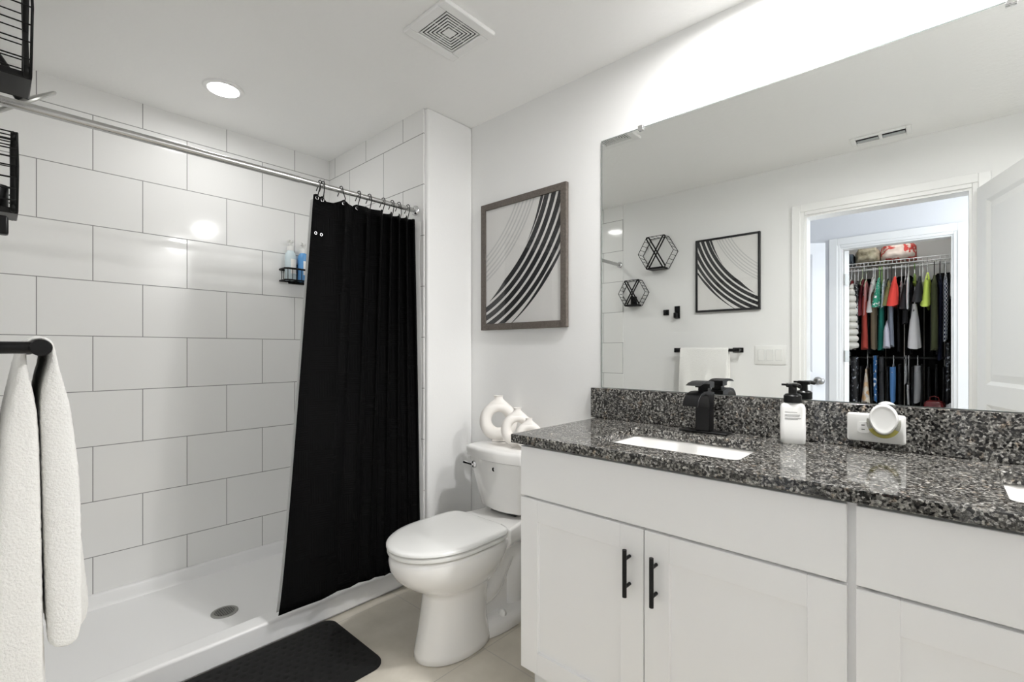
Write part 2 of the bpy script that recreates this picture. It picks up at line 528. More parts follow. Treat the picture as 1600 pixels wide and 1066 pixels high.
for i in range(-4, 5):
    d = i * .0085; hl = math.sqrt(max(.039 ** 2 - d * d, 0))
    dg.box(.698 + d - .0012, .698 + d + .0012, 2.39 - hl, 2.39 + hl, .0250, .0272)
    dg.box(.698 - hl, .698 + hl, 2.39 + d - .0012, 2.39 + d + .0012, .0250, .0270)
dgo = dg.build('drain_grate', 'steel', dro, smooth=0)
dh = MB().lathe([(.039, .02455), (.0, .02455)], 32, T(.698, 2.39, 0.0002), cap=False)
dh.build('drain_well', 'dark', dro)

# ------------------------------------------------------------------ shower rod, hooks, curtain, liner
YRD, ZRD = 1.965, 1.912
rod = thing('shower_rod', 'brushed metal tension rod spanning the shower opening', 'shower rod', (0.7, YRD, ZRD))
def rodp(x): return (x, YRD + .02 * max(0, (0.5 - x)), ZRD - (x) * .003)
b = MB().tube([rodp(XL + .012), rodp(0.85)], .0135, 20); shift(b.build('outer_tube', 'rodmetal', rod), rod)
b = MB().tube([rodp(0.84), rodp(1.425)], .0115, 20); shift(b.build('inner_tube', 'rodmetal', rod), rod)
for xa, xb in ((XL + .0075, XL + .022), (1.4325, 1.418)):
    pa, pb = rodp(xa), rodp(xb)
    e = MB().tube([pa, ((pa[0] + pb[0]) / 2, pa[1], pa[2]), pb], [.026, .024, .015], 24)
    shift(e.build('end_flange', 'chrome', rod), rod)

XCR = 1.404
def cur_left(z): return 0.763 + (0.905 - 0.763) * max(0, min(1, (z - .14) / 1.72)) ** 0.8
def cur_pt(s, z, dy=0.0, amp=1.0, xl=None, xr=None):
    """s 0..1 along the gathered cloth"""
    t = 1 - (z - .14) / 1.73     # 0 top .. 1 hem
    x0 = cur_left(z) if xl is None else xl(z)
    x1 = XCR if xr is None else xr
    x = x0 + (x1 - x0) * s
    A = (0.012 + 0.022 * min(1, s * 1.6)) * (0.95 - 0.72 * t)
    ph = 2 * PI * (1.3 * s + 5.6 * s ** 2.2)
    y = YRD + A * math.sin(ph + 0.5 * t) * amp + 0.006 * math.sin(9 * s + 3 * t) - 0.066 * t * s ** 3 - .008
    x += 0.010 * math.sin(2 * ph + 1.0) * (0.4 + .6 * s) * amp * (1 if 0.02 < s < .98 else 0)
    return (x, y + dy, z)
hook_s = [0.025, 0.085, 0.255, 0.42, 0.56, 0.66, 0.76, 0.85, 0.935]
def sag(s):
    hs = hook_s; d = min(abs(s - h) for h in hs)
    return 0.30 * min(d, .06)
def cloth(name, m, top, hem, dy, parent=None, ns=150, nz=60, amp=1.0, xl=None, xr=None, sags=True, edge=False):
    b = MB(); vs = []; fs = []
    for i in range(nz + 1):
        for j in range(ns + 1):
            s = j / ns
            zt = top - (sag(s) if sags else 0)
            hz = hem + .012 * s
            z = zt + (hz - zt) * i / nz
            p = cur_pt(s, z, dy, amp, xl, xr)
            if edge and s > .93:
                e = (s - .93) / .07; e = e * e * (3 - 2 * e)
                tt = (top - z) / (top - hem)
                p = (1.392 + (1.430 - 1.392) * e + .004 * math.sin(14 * z), p[1] + (1.925 - .025 * tt + .006 * math.sin(9 * z) - p[1]) * e, z)
            vs.append(p)
    for i in range(nz):
        for j in range(ns):
            a = i * (ns + 1) + j
            fs.append((a, a + 1, a + ns + 2, a + ns + 1))
    b.add(vs, fs)
    return b.build(name, m, parent, smooth=180, solid=.0022)
cur = thing('shower_curtain', 'black woven shower curtain gathered at one end of the rod', 'shower curtain', (1.1, YRD, .14))
shift(cloth('panel', 'curtain', 1.867, .141, 0.0, cur), cur)
for i, s in enumerate(hook_s):
    p = cur_pt(s, 1.849)
    g = MB()
    ring = [(p[0] + .0065 * math.cos(a), p[1] - .0025, p[2] + .0065 * math.sin(a)) for a in [2 * PI * k / 14 for k in range(14)]]
    g.tube(ring, .0016, 6, closed=True)
    shift(g.build('grommet', 'chrome', cur), cur)
# second pair of small metal eyelets lower down at the free edge
for s in (.035, .10):
    p = cur_pt(s, 1.70); g = MB()
    g.tube([(p[0] + .005 * math.cos(a), p[1] - .0025, p[2] + .006 * math.sin(a)) for a in [2 * PI * k / 12 for k in range(12)]], .0014, 6, closed=True)
    shift(g.build('eyelet', 'chrome', cur), cur)
lin = tag(cloth('shower_liner', 'liner', 1.862, .125, .062, ns=130, nz=40, amp=.4, xl=lambda z: cur_left(z) + .016, xr=1.392, edge=True),
          'clear plastic shower liner hanging behind the black curtain', 'shower liner')
hook_words = ['at the free edge of the black curtain', 'just beside the free edge hook', 'above the first wide fold of the curtain', 'above the second wide fold of the curtain',
              'where the tight folds begin', 'second into the tight folds', 'third into the tight folds', 'one before the tile end of the rod', 'closest to the rod flange at the tile']
for i, s in enumerate(hook_s):
    p = cur_pt(s, 1.849); x = p[0]; rp = rodp(x)
    dx = random.uniform(-.008, .014) if i != 0 else .014
    b = MB()
    pts = [(p[0], p[1] - .012, p[2] + .004), (p[0], p[1] - .004, p[2] - .006), (p[0], p[1] - .016, p[2] + .02)]
    pts += [(p[0] + dx * .6, rp[1] - .019, rp[2] - .012)]
    for k in range(7):
        a = PI + (-PI * 1.15) * k / 6
        pts.append((p[0] + dx, rp[1] + .018 * math.cos(a), rp[2] + .003 + .0165 * math.sin(a)))
    pts.append((p[0] + dx - .004, rp[1] + .022, rp[2] - .022))
    b.tube(pts, .0021, 7)
    tag(b.build('curtain_hook', 'wire'), 'black wire curtain hook ' + hook_words[i], 'curtain hook', 'curtain hooks on the shower rod')

# ------------------------------------------------------------------ shower head
sh = thing('rain_shower', 'flat round rain shower head on a black arm over the shower', 'shower head', (.062, 2.36, 2.055))
c = Vector((.070, 2.36, 2.064))
v1 = (c - Vector((0, 0, HC))).normalized()
v2 = Vector((.74, 0.06, .655)); nrm = v1.cross(v2).normalized()
if nrm.z < 0: nrm = -nrm
mt = T(*c) @ nrm.to_track_quat('Z', 'Y').to_matrix().to_4x4()
b = MB().lathe([(.0, -.006), (.094, -.006), (.101, -.002), (.101, .003), (.094, .007), (.04, .012), (.0, .013)], 40, mt, cap=False)
shift(b.build('spray_plate', 'steel', sh), sh)
wallp = Vector((XL + .008, 2.36, 2.20))
top = c + nrm * .045
b = MB().tube([wallp, wallp + Vector((.03, 0, 0)), (wallp + Vector((.04, 0, 0)) + top) / 2 + Vector((0, 0, .012)), top, c + nrm * .012], [.010, .010, .010, .013, .016], 14)
b.tube([wallp, wallp + Vector((.006, 0, 0))], .028, 20)
shift(b.build('arm', 'black', sh), sh)
b = MB().tube([c + nrm * .040, c + nrm * .044], .0165, 14)
shift(b.build('collar', 'whiteplastic', sh), sh)

# ------------------------------------------------------------------ shower caddy and bottles
cad = thing('shower_caddy', 'black wire caddy on the shower wall holding two pump bottles', 'shower caddy', (1.235, 2.875, 1.62))
b = MB()
x0, x1, y0, y1, zt, zb = 1.125, 1.36, 2.782, 2.872, 1.678, 1.612
for z, r in ((zt, .0055), (zb, .0042)):
    b.tube([(x0, y1, z), (x0, y0 + .015, z), (x0 + .015, y0, z), (x1 - .015, y0, z), (x1, y0 + .015, z), (x1, y1, z)], r, 8, closed=True)
for k in range(9):
    x = x0 + .012 + (x1 - x0 - .024) * k / 8
    b.tube([(x, y0, zt), (x, y0, zb), (x, y1, zb)], .002, 6)
for y in (y0 + .03, y0 + .06):
    b.tube([(x0, y, zt), (x0, y, zb)], .002, 6); b.tube([(x1, y, zt), (x1, y, zb)], .002, 6)
shift(b.build('basket', 'wire', cad), cad)
b = MB().box(x0 + .05, x1 - .05, 2.870, 2.8765, 1.60, 1.72)
shift(b.build('wall_plate', 'wire', cad, bevel=.004), cad)
M['bottle_pale'] = mat('bottle_pale_blue', (0.60, 0.70, 0.74), 0.25)
M['bottle_blue'] = mat('bottle_blue', (0.13, 0.36, 0.70), 0.25)
def pump_bottle(x, y, z, r, h, m, label):
    t = thing('shampoo_bottle', label, 'bottle', (x, y, z), 0.3, 'pump bottles in the shower caddy')
    MB().lathe([(r * .9, 0), (r, .006), (r, h * .72), (r * .93, h * .82), (r * .6, h * .93), (r * .42, h * .96), (r * .42, h)], 24).build('body', m, t)
    p = MB(); p.lathe([(r * .62, h - .012), (r * .62, h + .014), (.009, h + .017), (.008, h + .036), (.016, h + .037), (.016, h + .050), (.004, h + .053)], 18)
    p.tube([(0, 0, h + .046), (-.02, -.012, h + .045), (-.034, -.02, h + .040)], .0065, 8)
    p.build('pump', 'whiteplastic', t)
    lb = MB(); n = 12; a0 = -2.2
    rings = [[(1.006 * r * math.cos(a0 + 1.5 * j / n), 1.006 * r * math.sin(a0 + 1.5 * j / n), zz) for j in range(n + 1)] for zz in (h * .2, h * .66)]
    lb.loft(rings, cap=False, closed=False).build('label_sticker', 'whiteplastic', t)
    return t
pump_bottle(1.172, 2.832, 1.615, .031, .185, 'bottle_pale', 'pale blue pump bottle at the open end of the black shower caddy')
pump_bottle(1.246, 2.834, 1.615, .031, .180, 'bottle_blue', 'deeper blue pump bottle in the shower caddy, half hidden behind the curtain')

# ------------------------------------------------------------------ ceiling fittings
def recessed(x, y, label, st):
    lt = thing('recessed_light', label, 'ceiling light', (x, y, CE))
    MB().lathe([(.060, -.004), (.064, -.009), (.080, -.006), (.084, -.0005), (.060, -.0005)], 40).build('trim_ring', 'trim', lt)
    MB().lathe([(.0605, -.005), (.0, -.0055)], 40, cap=False).build('lens', emit('recessed_lens_glow', (1.0, 0.992, 0.985), st), lt)
recessed(.707, 2.436, 'lit round recessed ceiling light above the shower', L_SHOWER)
recessed(1.40, .37, 'round recessed ceiling light over the counter beside the first sink', L_CAN)
recessed(1.40, -.62, 'round recessed ceiling light over the second sink', L_CAN)

fan = thing('exhaust_fan', 'square white exhaust fan grille in the ceiling', 'exhaust fan', (1.15, 1.367, CE))
def sq_ring(b, a, c_, z0, z1):
    b.box(-a, a, -a, -c_, z0, z1); b.box(-a, a, c_, a, z0, z1); b.box(-a, -c_, -c_, c_, z0, z1); b.box(c_, a, -c_, c_, z0, z1)
b = MB(); sq_ring(b, .122, .083, -.016, -.0005); b.build('cover_frame', 'trim', fan, bevel=.004)
b = MB()
for a in (.0775, .066, .0545, .043, .0315): sq_ring(b, a, a - .0056, -.0125, -.0105)
b.box(-.020, .020, -.020, .020, -.0125, -.0105); b.box(-.083, .083, -.0015, .0015, -.0103, -.008); b.box(-.0015, .0015, -.083, .083, -.0103, -.008)
b.build('grille', 'trim', fan, smooth=0)
box(-.084, .084, -.084, .084, -.003, -.0006).build('housing', 'dark', fan, smooth=0)

vt = thing('air_vent', 'white two-slot air register in the ceiling by the door, seen in the mirror', 'air vent', (.13, .255, CE))
b = MB()
for a in ((-.065, .065, -.135, -.11), (-.065, .065, .11, .135), (-.065, -.032, -.11, .11), (.040, .065, -.11, .11), (-.032, .040, -.008, .008)):
    b.box(a[0], a[1], a[2], a[3], -.010, -.0005)
b.build('frame', 'trim', vt, bevel=.003)
for ya, yb in ((-.106, -.010), (.010, .106)):
    l = MB()
    l.add([(-.030, ya, -.001), (-.030, yb, -.001), (.020, yb, -.009), (.020, ya, -.009), (-.030, ya, -.003), (-.030, yb, -.003), (.020, yb, -.011), (.020, ya, -.011)],
          [(0, 1, 2, 3), (7, 6, 5, 4), (0, 3, 7, 4), (1, 5, 6, 2), (0, 4, 5, 1), (3, 2, 6, 7)])
    l.build('louver', 'greyplastic', vt, smooth=0)
box(-.04, .045, -.112, .112, -.002, -.0006).build('duct', 'dark', vt, smooth=0)

hl = thing('hall_fill_light', 'unseen round ceiling light added in the hall as fill', 'ceiling light', (-.74, -.55, CE))  # added out of view; fills the hall and the cabinet fronts through the doorway
MB().lathe([(.0, -.075), (.08, -.070), (.125, -.05), (.14, -.02)], 24, cap=False).build('dome', emit('hall_fill_glow', (0.98, 0.99, 1.0), L_HALL_FILL), hl)
MB().lathe([(.145, -.022), (.150, -.012), (.150, -.0005)], 32, cap=True).build('rim', 'nickel', hl)

# ------------------------------------------------------------------ vanity: cabinets, counter, basins, taps
XF = 1.212      # door face plane
def bar_pull(parent, x, y, z0, z1):
    h = MB()
    h.tube([(x - .030, y, z0), (x - .030, y, z1)], .0062, 14)
    for z in (z0 + .027, z1 - .027): h.tube([(x + .0005, y, z), (x - .030, y, z)], .0048, 10)
    return h.build('handle', 'black', parent)
def shaker(name, y0, y1, z0, z1, parent):
    b = MB(); f = .072; x0, x1 = XF, XF + .019
    b.box(x0, x1, y0, y0 + f, z0, z1); b.box(x0, x1, y1 - f, y1, z0, z1)
    b.box(x0, x1, y0 + f, y1 - f, z0, z0 + f); b.box(x0, x1, y0 + f, y1 - f, z1 - f, z1)
    b.box(x0 + .0105, x1 - .002, y0 + f - .004, y1 - f + .004, z0 + f - .004, z1 - f + .004)
    o = b.build(name, 'cabinet', parent, smooth=0)
    o.modifiers.new('b', 'BEVEL').width = .0012
    return o
def vanity(y0, y1, label, yl, fill):
    t = thing('vanity_cabinet', label, 'cabinet', (XR - .25, (y0 + y1) / 2, 0))
    b = MB(); xb = XF + .020
    b.box(xb, XR - .001, y0 - fill, y0 + .012, .115, .8855); b.box(xb, XR - .001, y1 - .012, y1 + .0005, .115, .8855)
    b.box(xb, XR - .001, y0 + .012, y1 - .012, .115, .133)
    b.box(XR - .013, XR - .001, y0 + .012, y1 - .012, .133, .8855)
    b.box(xb, xb + .018, y0 + .012, y1 - .012, .690, .730); b.box(xb, xb + .018, y0 + .012, y1 - .012, .850, .8855)
    b.box(xb, xb + .018, (y0 + y1) / 2 - .02, (y0 + y1) / 2 + .02, .133, .690)
    b.box(xb, xb + .018, y0 + .012, y0 + .035, .133, .850); b.box(xb, xb + .018, y1 - .035, y1 - .012, .133, .850)
    # toe kick and end skirts
    b.box(xb + .055, xb + .067, y0 - fill, y1, 0.0, .115)
    b.box(xb + .067, XR - .001, y1 - .012, y1 + .0005, 0, .115); b.box(xb + .067, XR - .001, y0 - fill, y0 + .012, 0, .115)
    shift(b.build('carcass', 'cabinet', t, smooth=0), t)
    ff = box(XF, XF + .019, y0, y1, .7105, .877)
    o = ff.build('false_drawer_front', 'cabinet', t, smooth=0); o.modifiers.new('b', 'BEVEL').width = .0015; shift(o, t)
    ym = yl
    for a, c_, hy in ((ym + .0018, y1, ym + .043), (y0, ym - .0018, ym - .037)):
        d = shaker('door', a, c_, .124, .7035, t); shift(d, t)
        bar_pull(d, XF, hy, .514, .646)
    return t
vanity(.149, 1.0645, 'white shaker vanity cabinet with black bar pulls beside the toilet', .611, .0148)
vanity(-.782, .1335, 'white shaker vanity cabinet under the second sink, away from the toilet', -.324, .0065)

CT, CB = .916, .886
def slab_with_holes(x0, x1, y0, y1, z0, z1, holes):
    """flat slab with rounded rectangular holes, one mesh"""
    bm = bmesh.new()
    def loop(pts, z):
        vs = [bm.verts.new((p[0], p[1], z)) for p in pts]
        return vs, [bm.edges.new((vs[i], vs[(i + 1) % len(vs)])) for i in range(len(vs))]
    def rr(a, b_, c_, d, r, n=6):
        out = []
        for cx_, cy_, s in ((b_ - r, d - r, 0), (a + r, d - r, PI / 2), (a + r, c_ + r, PI), (b_ - r, c_ + r, 3 * PI / 2)):
            for k in range(n + 1):
                t_ = s + PI / 2 * k / n
                out.append((cx_ + r * math.cos(t_), cy_ + r * math.sin(t_)))
        return out
    edges = []
    outer = loop([(x0, y0), (x1, y0), (x1, y1), (x0, y1)], z1)
    edges += outer[1]
    for h in holes: edges += loop(rr(*h, .022), z1)[1]
    r = bmesh.ops.triangle_fill(bm, use_beauty=True, use_dissolve=False, edges=edges)
    fs = [f for f in bm.faces]
    # drop faces filling holes
    for f in list(fs):
        c_ = f.calc_center_median()
        if any(h[0] < c_.x < h[1] and h[2] < c_.y < h[3] for h in holes):
            ok = False
            for h in holes:
                if h[0] + .0001 < c_.x < h[1] - .0001 and h[2] + .0001 < c_.y < h[3] - .0001: ok = True
            # corner slivers outside the rounded hole stay
            for h in holes:
                if h[0] < c_.x < h[1] and h[2] < c_.y < h[3]:
                    rx = min(c_.x - h[0], h[1] - c_.x); ry = min(c_.y - h[2], h[3] - c_.y)
                    if rx < .022 and ry < .022 and (.022 - rx) ** 2 + (.022 - ry) ** 2 > .022 ** 2: ok = False
            if ok: bm.faces.remove(f)
    ex = bmesh.ops.extrude_face_region(bm, geom=list(bm.faces))
    for e in ex['geom']:
        if isinstance(e, bmesh.types.BMVert): e.co.z = z0
    bmesh.ops.recalc_face_normals(bm, faces=bm.faces)
    return bm
holes = [(1.298, 1.607, .393, .838), (1.298, 1.607, -.540, -.097)]
bm = slab_with_holes(1.191, XR - .0005, -.812, 1.0935, CB, CT, holes)
me = bpy.data.meshes.new('countertop'); bm.to_mesh(me); bm.free()
me.materials.append(M['granite'])
ct = bpy.data.objects.new('countertop', me); COL.objects.link(ct)
d = ct.modifiers.new('b', 'BEVEL'); d.width = .004; d.segments = 3; d.limit_method = 'ANGLE'; d.angle_limit = math.radians(60)
tag(ct, 'dark speckled granite countertop with two sink cutouts', 'countertop')
tag(box(1.719, XR - .0005, -.812, 1.112, CT + .0005, 1.043).build('backsplash', 'granite', bevel=.002),
    'dark speckled granite backsplash strip under the mirror', 'backsplash')

def basin(y0, y1, label):
    x0, x1 = 1.290, 1.615
    t = thing('sink', label, 'sink', ((x0 + x1) / 2, (y0 + y1) / 2, CB))
    def rr(a, b_, c_, d_, r, z, n=6):
        out = []
        for cx_, cy_, s in ((b_ - r, d_ - r, 0), (a + r, d_ - r, PI / 2), (a + r, c_ + r, PI), (b_ - r, c_ + r, 3 * PI / 2)):
            for k in range(n + 1):
                t_ = s + PI / 2 * k / n
                out.append((cx_ + r * math.cos(t_), cy_ + r * math.sin(t_), z))
        return out
    hx, hy = (x1 - x0) / 2, (y1 - y0) / 2 + .008
    R = []
    for e, z, r in ((.018, -.0008, .03), (-.002, -.0008, .026), (-.006, -.006, .03), (-.014, -.07, .04), (-.030, -.105, .05), (-.06, -.122, .05), (-.11, -.127, .03)):
        R.append(rr(-hx - e, hx + e, -hy - e, hy + e, r, z))
    R2 = []
    for e, z, r in ((.018, -.0008, .03), (.018, -.012, .03), (.006, -.03, .04), (-.004, -.09, .05), (-.03, -.125, .05), (-.11, -.140, .03)):
        R2.append(rr(-hx - e, hx + e, -hy - e, hy + e, r, z))
    b = MB(); b.loft(R, cap=False); b.add(R[-1], [tuple(range(len(R[-1])))]); b.loft(R2, cap=False); b.add(R2[-1], [tuple(range(len(R2[-1])))])
    b.build('bowl', 'porcelain', t, smooth=50)
    MB().lathe([(.0, -.1255), (.020, -.1252), (.023, -.1268)], 20, cap=False).build('drain_cap', 'black', t)
basin(.393, .838, 'white undermount sink below the black waterfall faucet')
basin(-.540, -.097, 'second white undermount sink, cut off by the photo edge')

def faucet(y, label):
    t = thing('faucet', label, 'faucet', (1.668, y, CT))
    box(-.028, .028, -.082, .082, .0005, .007).build('deck_plate', 'black', t, bevel=.003)
    box(-.023, .023, -.024, .024, .006, .118).build('column', 'black', t, bevel=.003)
    # waterfall spout: arched sheet running out over the bowl
    top = [(.023, .118), (.023, .140), (-.020, .146), (-.060, .147), (-.095, .141), (-.118, .126), (-.130, .102)]
    bot = [(-.124, .100), (-.112, .120), (-.092, .132), (-.06, .137), (-.036, .130), (-.025, .112), (-.0232, .09)]
    prof = top + bot
    b = MB(); b.loft([[(x, yy, z) for x, z in prof] for yy in (-.026, .026)])
    b.build('spout', 'black', t, smooth=35, bevel=.0015)
    box(-.017, .017, -.017, .017, .141, .158).build('stem', 'black', t, bevel=.002)
    # lever plate
    lv = [(.024, .157), (.024, .176), (-.010, .181), (-.050, .181), (-.085, .176), (-.106, .168), (-.085, .172), (-.050, .173), (-.022, .170), (-.022, .157)]
    b = MB(); b.loft([[(x, yy, z) for x, z in lv] for yy in (-.025, .025)])
    b.build('lever', 'black', t, smooth=35, bevel=.001)
faucet(.612, 'matte black waterfall faucet at the sink nearer the toilet')

# soap pump
sp = thing('soap_bottle', 'white foaming soap bottle with black pump on the granite counter', 'soap bottle', (1.655, .340, CT + .0005), math.radians(-74))
def rrect(hx, hy, r, z, n=5):
    out = []
    for sx, sy, s in ((1, 1, 0), (-1, 1, PI / 2), (-1, -1, PI), (1, -1, 3 * PI / 2)):
        for k in range(n + 1):
            a = s + PI / 2 * k / n
            out.append((sx * (hx - r) + r * math.cos(a), sy * (hy - r) + r * math.sin(a), z))
    return out
b = MB()
b.loft([rrect(.030, .020, .012, 0), rrect(.0325, .0225, .012, .004), rrect(.034, .0235, .012, .02), rrect(.034, .0235, .012, .058), rrect(.0332, .0228, .012, .061), rrect(.0332, .0228, .012, .110), rrect(.030, .021, .014, .119), rrect(.022, .018, .016, .1245), rrect(.020, .017, .016, .126)])
b.build('body', 'whiteplastic', sp, smooth=40)
b = MB(); b.lathe([(.0245, .1255), (.0245, .146), (.020, .151), (.0115, .153), (.0112, .172), (.0115, .174)], 24)
b.build('collar', 'blackplastic', sp)
b = MB(); b.loft([rrect(.017, .010, .006, .172), rrect(.019, .011, .006, .176), rrect(.019, .011, .006, .182), rrect(.016, .009, .006, .184)])
b.tube([(.0, -.004, .179), (.012, -.02, .179), (.016, -.034, .176)], .006, 10)
b.box(-.030, -.006, -.006, .006, .1765, .1825)
b.build('pump_head', 'blackplastic', sp, smooth=40)
b = MB()
for z, a, c_ in ((.098, -.022, .010), (.090, -.022, .018), (.086, -.022, .016), (.080, -.022, .02), (.0765, -.022, .012)):
    b.box(a, c_, -.0232, -.0228, z - .0012, z + .0004)
b.build('label_print', 'labelgrey', sp, smooth=0)

# outlet on the backsplash + plug-in air freshener
ol = thing('outlet_plate', 'white outlet plate set sideways on the granite backsplash', 'outlet', (1.719, .142, .977))
b = MB(); b.loft([[(-.0004, p[0], p[1]) for p in rrect(.0675, .041, .007, 0)], [(-.004, p[0], p[1]) for p in rrect(.0675, .041, .007, 0)], [(-.0065, p[0], p[1]) for p in rrect(.0645, .038, .006, 0)]])
b.build('plate', 'whiteplastic', ol, smooth=40)
for yy in (.028, -.028):
    b = MB(); b.loft([[(-.006, yy + p[0], p[1]) for p in rrect(.0145, .0165, .008, 0)], [(-.0078, yy + p[0], p[1]) for p in rrect(.0145, .0165, .008, 0)]])
    r = b.build('receptacle', 'whiteplastic', ol, smooth=40)
    s_ = MB()
    for z in (.0063, -.0063): s_.box(-.0082, -.0077, yy - .003, yy + .005, z - .001, z + .001)
    s_.build('slot', 'dark', r, smooth=0)
af = thing('air_freshener', 'white oval plug-in air freshener with amber oil vial in the outlet', 'air freshener', (1.711, .122, 1.003))
b = MB()
out = [(.0335 * math.cos(a) , (.043 if math.sin(a) > 0 else .043) * math.sin(a)) for a in [2 * PI * k / 40 for k in range(40)]]
rings = []
for x, k in ((-.0005, .72), (-.010, .90), (-.020, 1.0), (-.028, 1.0), (-.033, .95), (-.0345, .86), (-.0335, .80), (-.0325, .6), (-.032, .02)):
    rings.append([(x, p[0] * k * (1 if p[1] > 0 else 1 - .12 * min(1, -p[1] / .03)), p[1] * k + .004) for p in out])
b.loft(rings); b.build('body', 'whiteplastic', af, smooth=50)
def ushape(a0, a1, r1, r2, n=14):
    o_ = [(r2 * math.cos(a0 + (a1 - a0) * k / n) , r2 * 1.12 * math.sin(a0 + (a1 - a0) * k / n)) for k in range(n + 1)]
    i_ = [(r1 * math.cos(a0 + (a1 - a0) * k / n), r1 * 1.25 * math.sin(a0 + (a1 - a0) * k / n)) for k in range(n, -1, -1)]
    return o_ + i_
for nm, m_, a0, a1 in (('vial_tip', 'clearglass', PI * .93, PI * 1.16), ('oil_vial', 'amber', PI * 1.16, PI * 1.84), ('vial_tip', 'clearglass', PI * 1.84, PI * 2.07)):
    u = ushape(a0, a1, .0275, .0385)
    b = MB(); b.loft([[(x, p[0], p[1] - .006) for p in u] for x in (-.006, -.027)])
    b.build(nm, m_, af, smooth=40)

# ------------------------------------------------------------------ mirror
mr = thing('wall_mirror', 'wide frameless wall mirror above the granite backsplash', 'mirror', (XR, .13, 1.044))
g = MB().add([(1.734, -.80, 1.046), (1.734, 1.064, 1.046), (1.734, 1.064, 2.086), (1.734, -.80, 2.086)], [(0, 1, 2, 3)])
shift(g.build('glass', 'mirror', mr, smooth=0), mr)
b = box(1.7344, XR - .0002, -.8015, 1.0685, 1.0445, 2.090); shift(b.build('edge', 'mirroredge', mr, smooth=0), mr)
for y in (.885, -.13, -.6):
    b = MB().box(1.726, XR - .0005, y - .011, y + .011, 2.086, 2.096); b.box(1.724, 1.733, y - .011, y + .011, 2.076, 2.096)
    shift(b.build('clip', 'chrome', mr, bevel=.002), mr)

# ------------------------------------------------------------------ pictures
def arc_strip(b, cx, cy, r0, r1, a0, a1, w_, h_, x, t0=0.0, t1=0.0, n=40):
    """ring sector clipped to the print; t0/t1 = share of the length that tapers to a point at each end"""
    prev = None
    for k in range(n + 1):
        s = k / n; a = a0 + (a1 - a0) * s
        kk = 1.0
        if t0 and s < t0: kk = s / t0
        if t1 and s > 1 - t1: kk = min(kk, (1 - s) / t1)
        rm = r1 if t0 or t1 else (r0 + r1) / 2
        ra = r1 - (r1 - r0) * kk; rb = r1
        p = [(cx + ra * math.cos(a), cy + ra * math.sin(a)), (cx + rb * math.cos(a), cy + rb * math.sin(a))]
        if prev is not None:
            q = [prev[0], prev[1], p[1], p[0]]
            # clip quad to [0,w]x[0,h]
            for axis, lim, sg in ((0, 0.0, 1), (0, w_, -1), (1, 0.0, 1), (1, h_, -1)):
                o_ = []
                for i in range(len(q)):
                    A, B = q[i], q[(i + 1) % len(q)]
                    da, db = sg * (A[axis] - lim), sg * (B[axis] - lim)
                    if da >= 0: o_.append(A)
                    if (da >= 0) != (db >= 0):
                        tt = da / (da - db); o_.append((A[0] + (B[0] - A[0]) * tt, A[1] + (B[1] - A[1]) * tt))
                q = o_
                if len(q) < 3: break
            if len(q) >= 3:
                b.add([(x, p_[0], p_[1]) for p_ in q], [tuple(range(len(q)))])
        prev = p
def picture(name, label, W_, H_, fr, dep, m, loc, rz):
    """local: wall at x=0, picture faces +x, y runs to the viewer's right, z up from the lower edge"""
    t = thing(name, label, 'picture', loc, rz)
    b = MB()
    b.box(.0008, dep, -W_ / 2, -W_ / 2 + fr, 0, H_); b.box(.0008, dep, W_ / 2 - fr, W_ / 2, 0, H_)
    b.box(.0008, dep, -W_ / 2 + fr, W_ / 2 - fr, 0, fr); b.box(.0008, dep, -W_ / 2 + fr, W_ / 2 - fr, H_ - fr, H_)
    b.build('frame', m, t, bevel=.0015, smooth=0)
    w_, h_ = W_ - 2 * fr, H_ - 2 * fr
    k = w_ / .5; kh = h_ / .6
    pr = box(.001, dep - .008, -w_ / 2, w_ / 2, fr, fr + h_).build('print', 'paper', t, smooth=0)
    ink = MB(); gi = MB()
    xx = dep - .0076
    def st(bb, r0, r1, a0, a1, t0=0, t1=0, c=(-.36, .85)):
        tmp = MB(); arc_strip(tmp, c[0], c[1], r0, r1, math.radians(a0), math.radians(a1), .5, .6, 0.0, t0, t1)
        bb.add([(xx, (v[1]) * k - w_ / 2, fr + v[2] * kh) for v in tmp.v], tmp.f)
    st(ink, .778, .795, -36, -8, .55, .35)
    st(ink, .800, .828, -62.5, -2, .18, 0)
    st(ink, .841, .868, -70, 0); st(ink, .881, .908, -75, 0); st(ink, .921, .948, -80, 0)
    st(ink, .961, .985, -80, -2, .0, .1)
    st(ink, .992, 1.012, -61, -18, .5, .5)
    st(ink, .995, 1.015, -66, -58, .2, .7)
    for r in (.685, .706, .728, .752, .774, .792):
        st(gi, r, r + .009, -75, 0, c=(-.395, .919))
    ink.build('arc_bands', 'ink', pr, smooth=0); gi.build('pale_arcs', 'greyink', pr, smooth=0)
    box(dep - .0045, dep - .003, -w_ / 2, w_ / 2, fr, fr + h_).build('glass', 'pane', t, smooth=0)
    return t
picture('framed_picture', 'brown wood framed black arc print on the wall above the toilet', .547, .652, .032, .022, 'wood', (XR, 1.5135, 1.307), PI)
picture('framed_picture', 'black framed arc print above the towel bar, seen in the mirror', .435, .528, .014, .024, 'blackframe', (XL, 1.124, 1.482), 0)

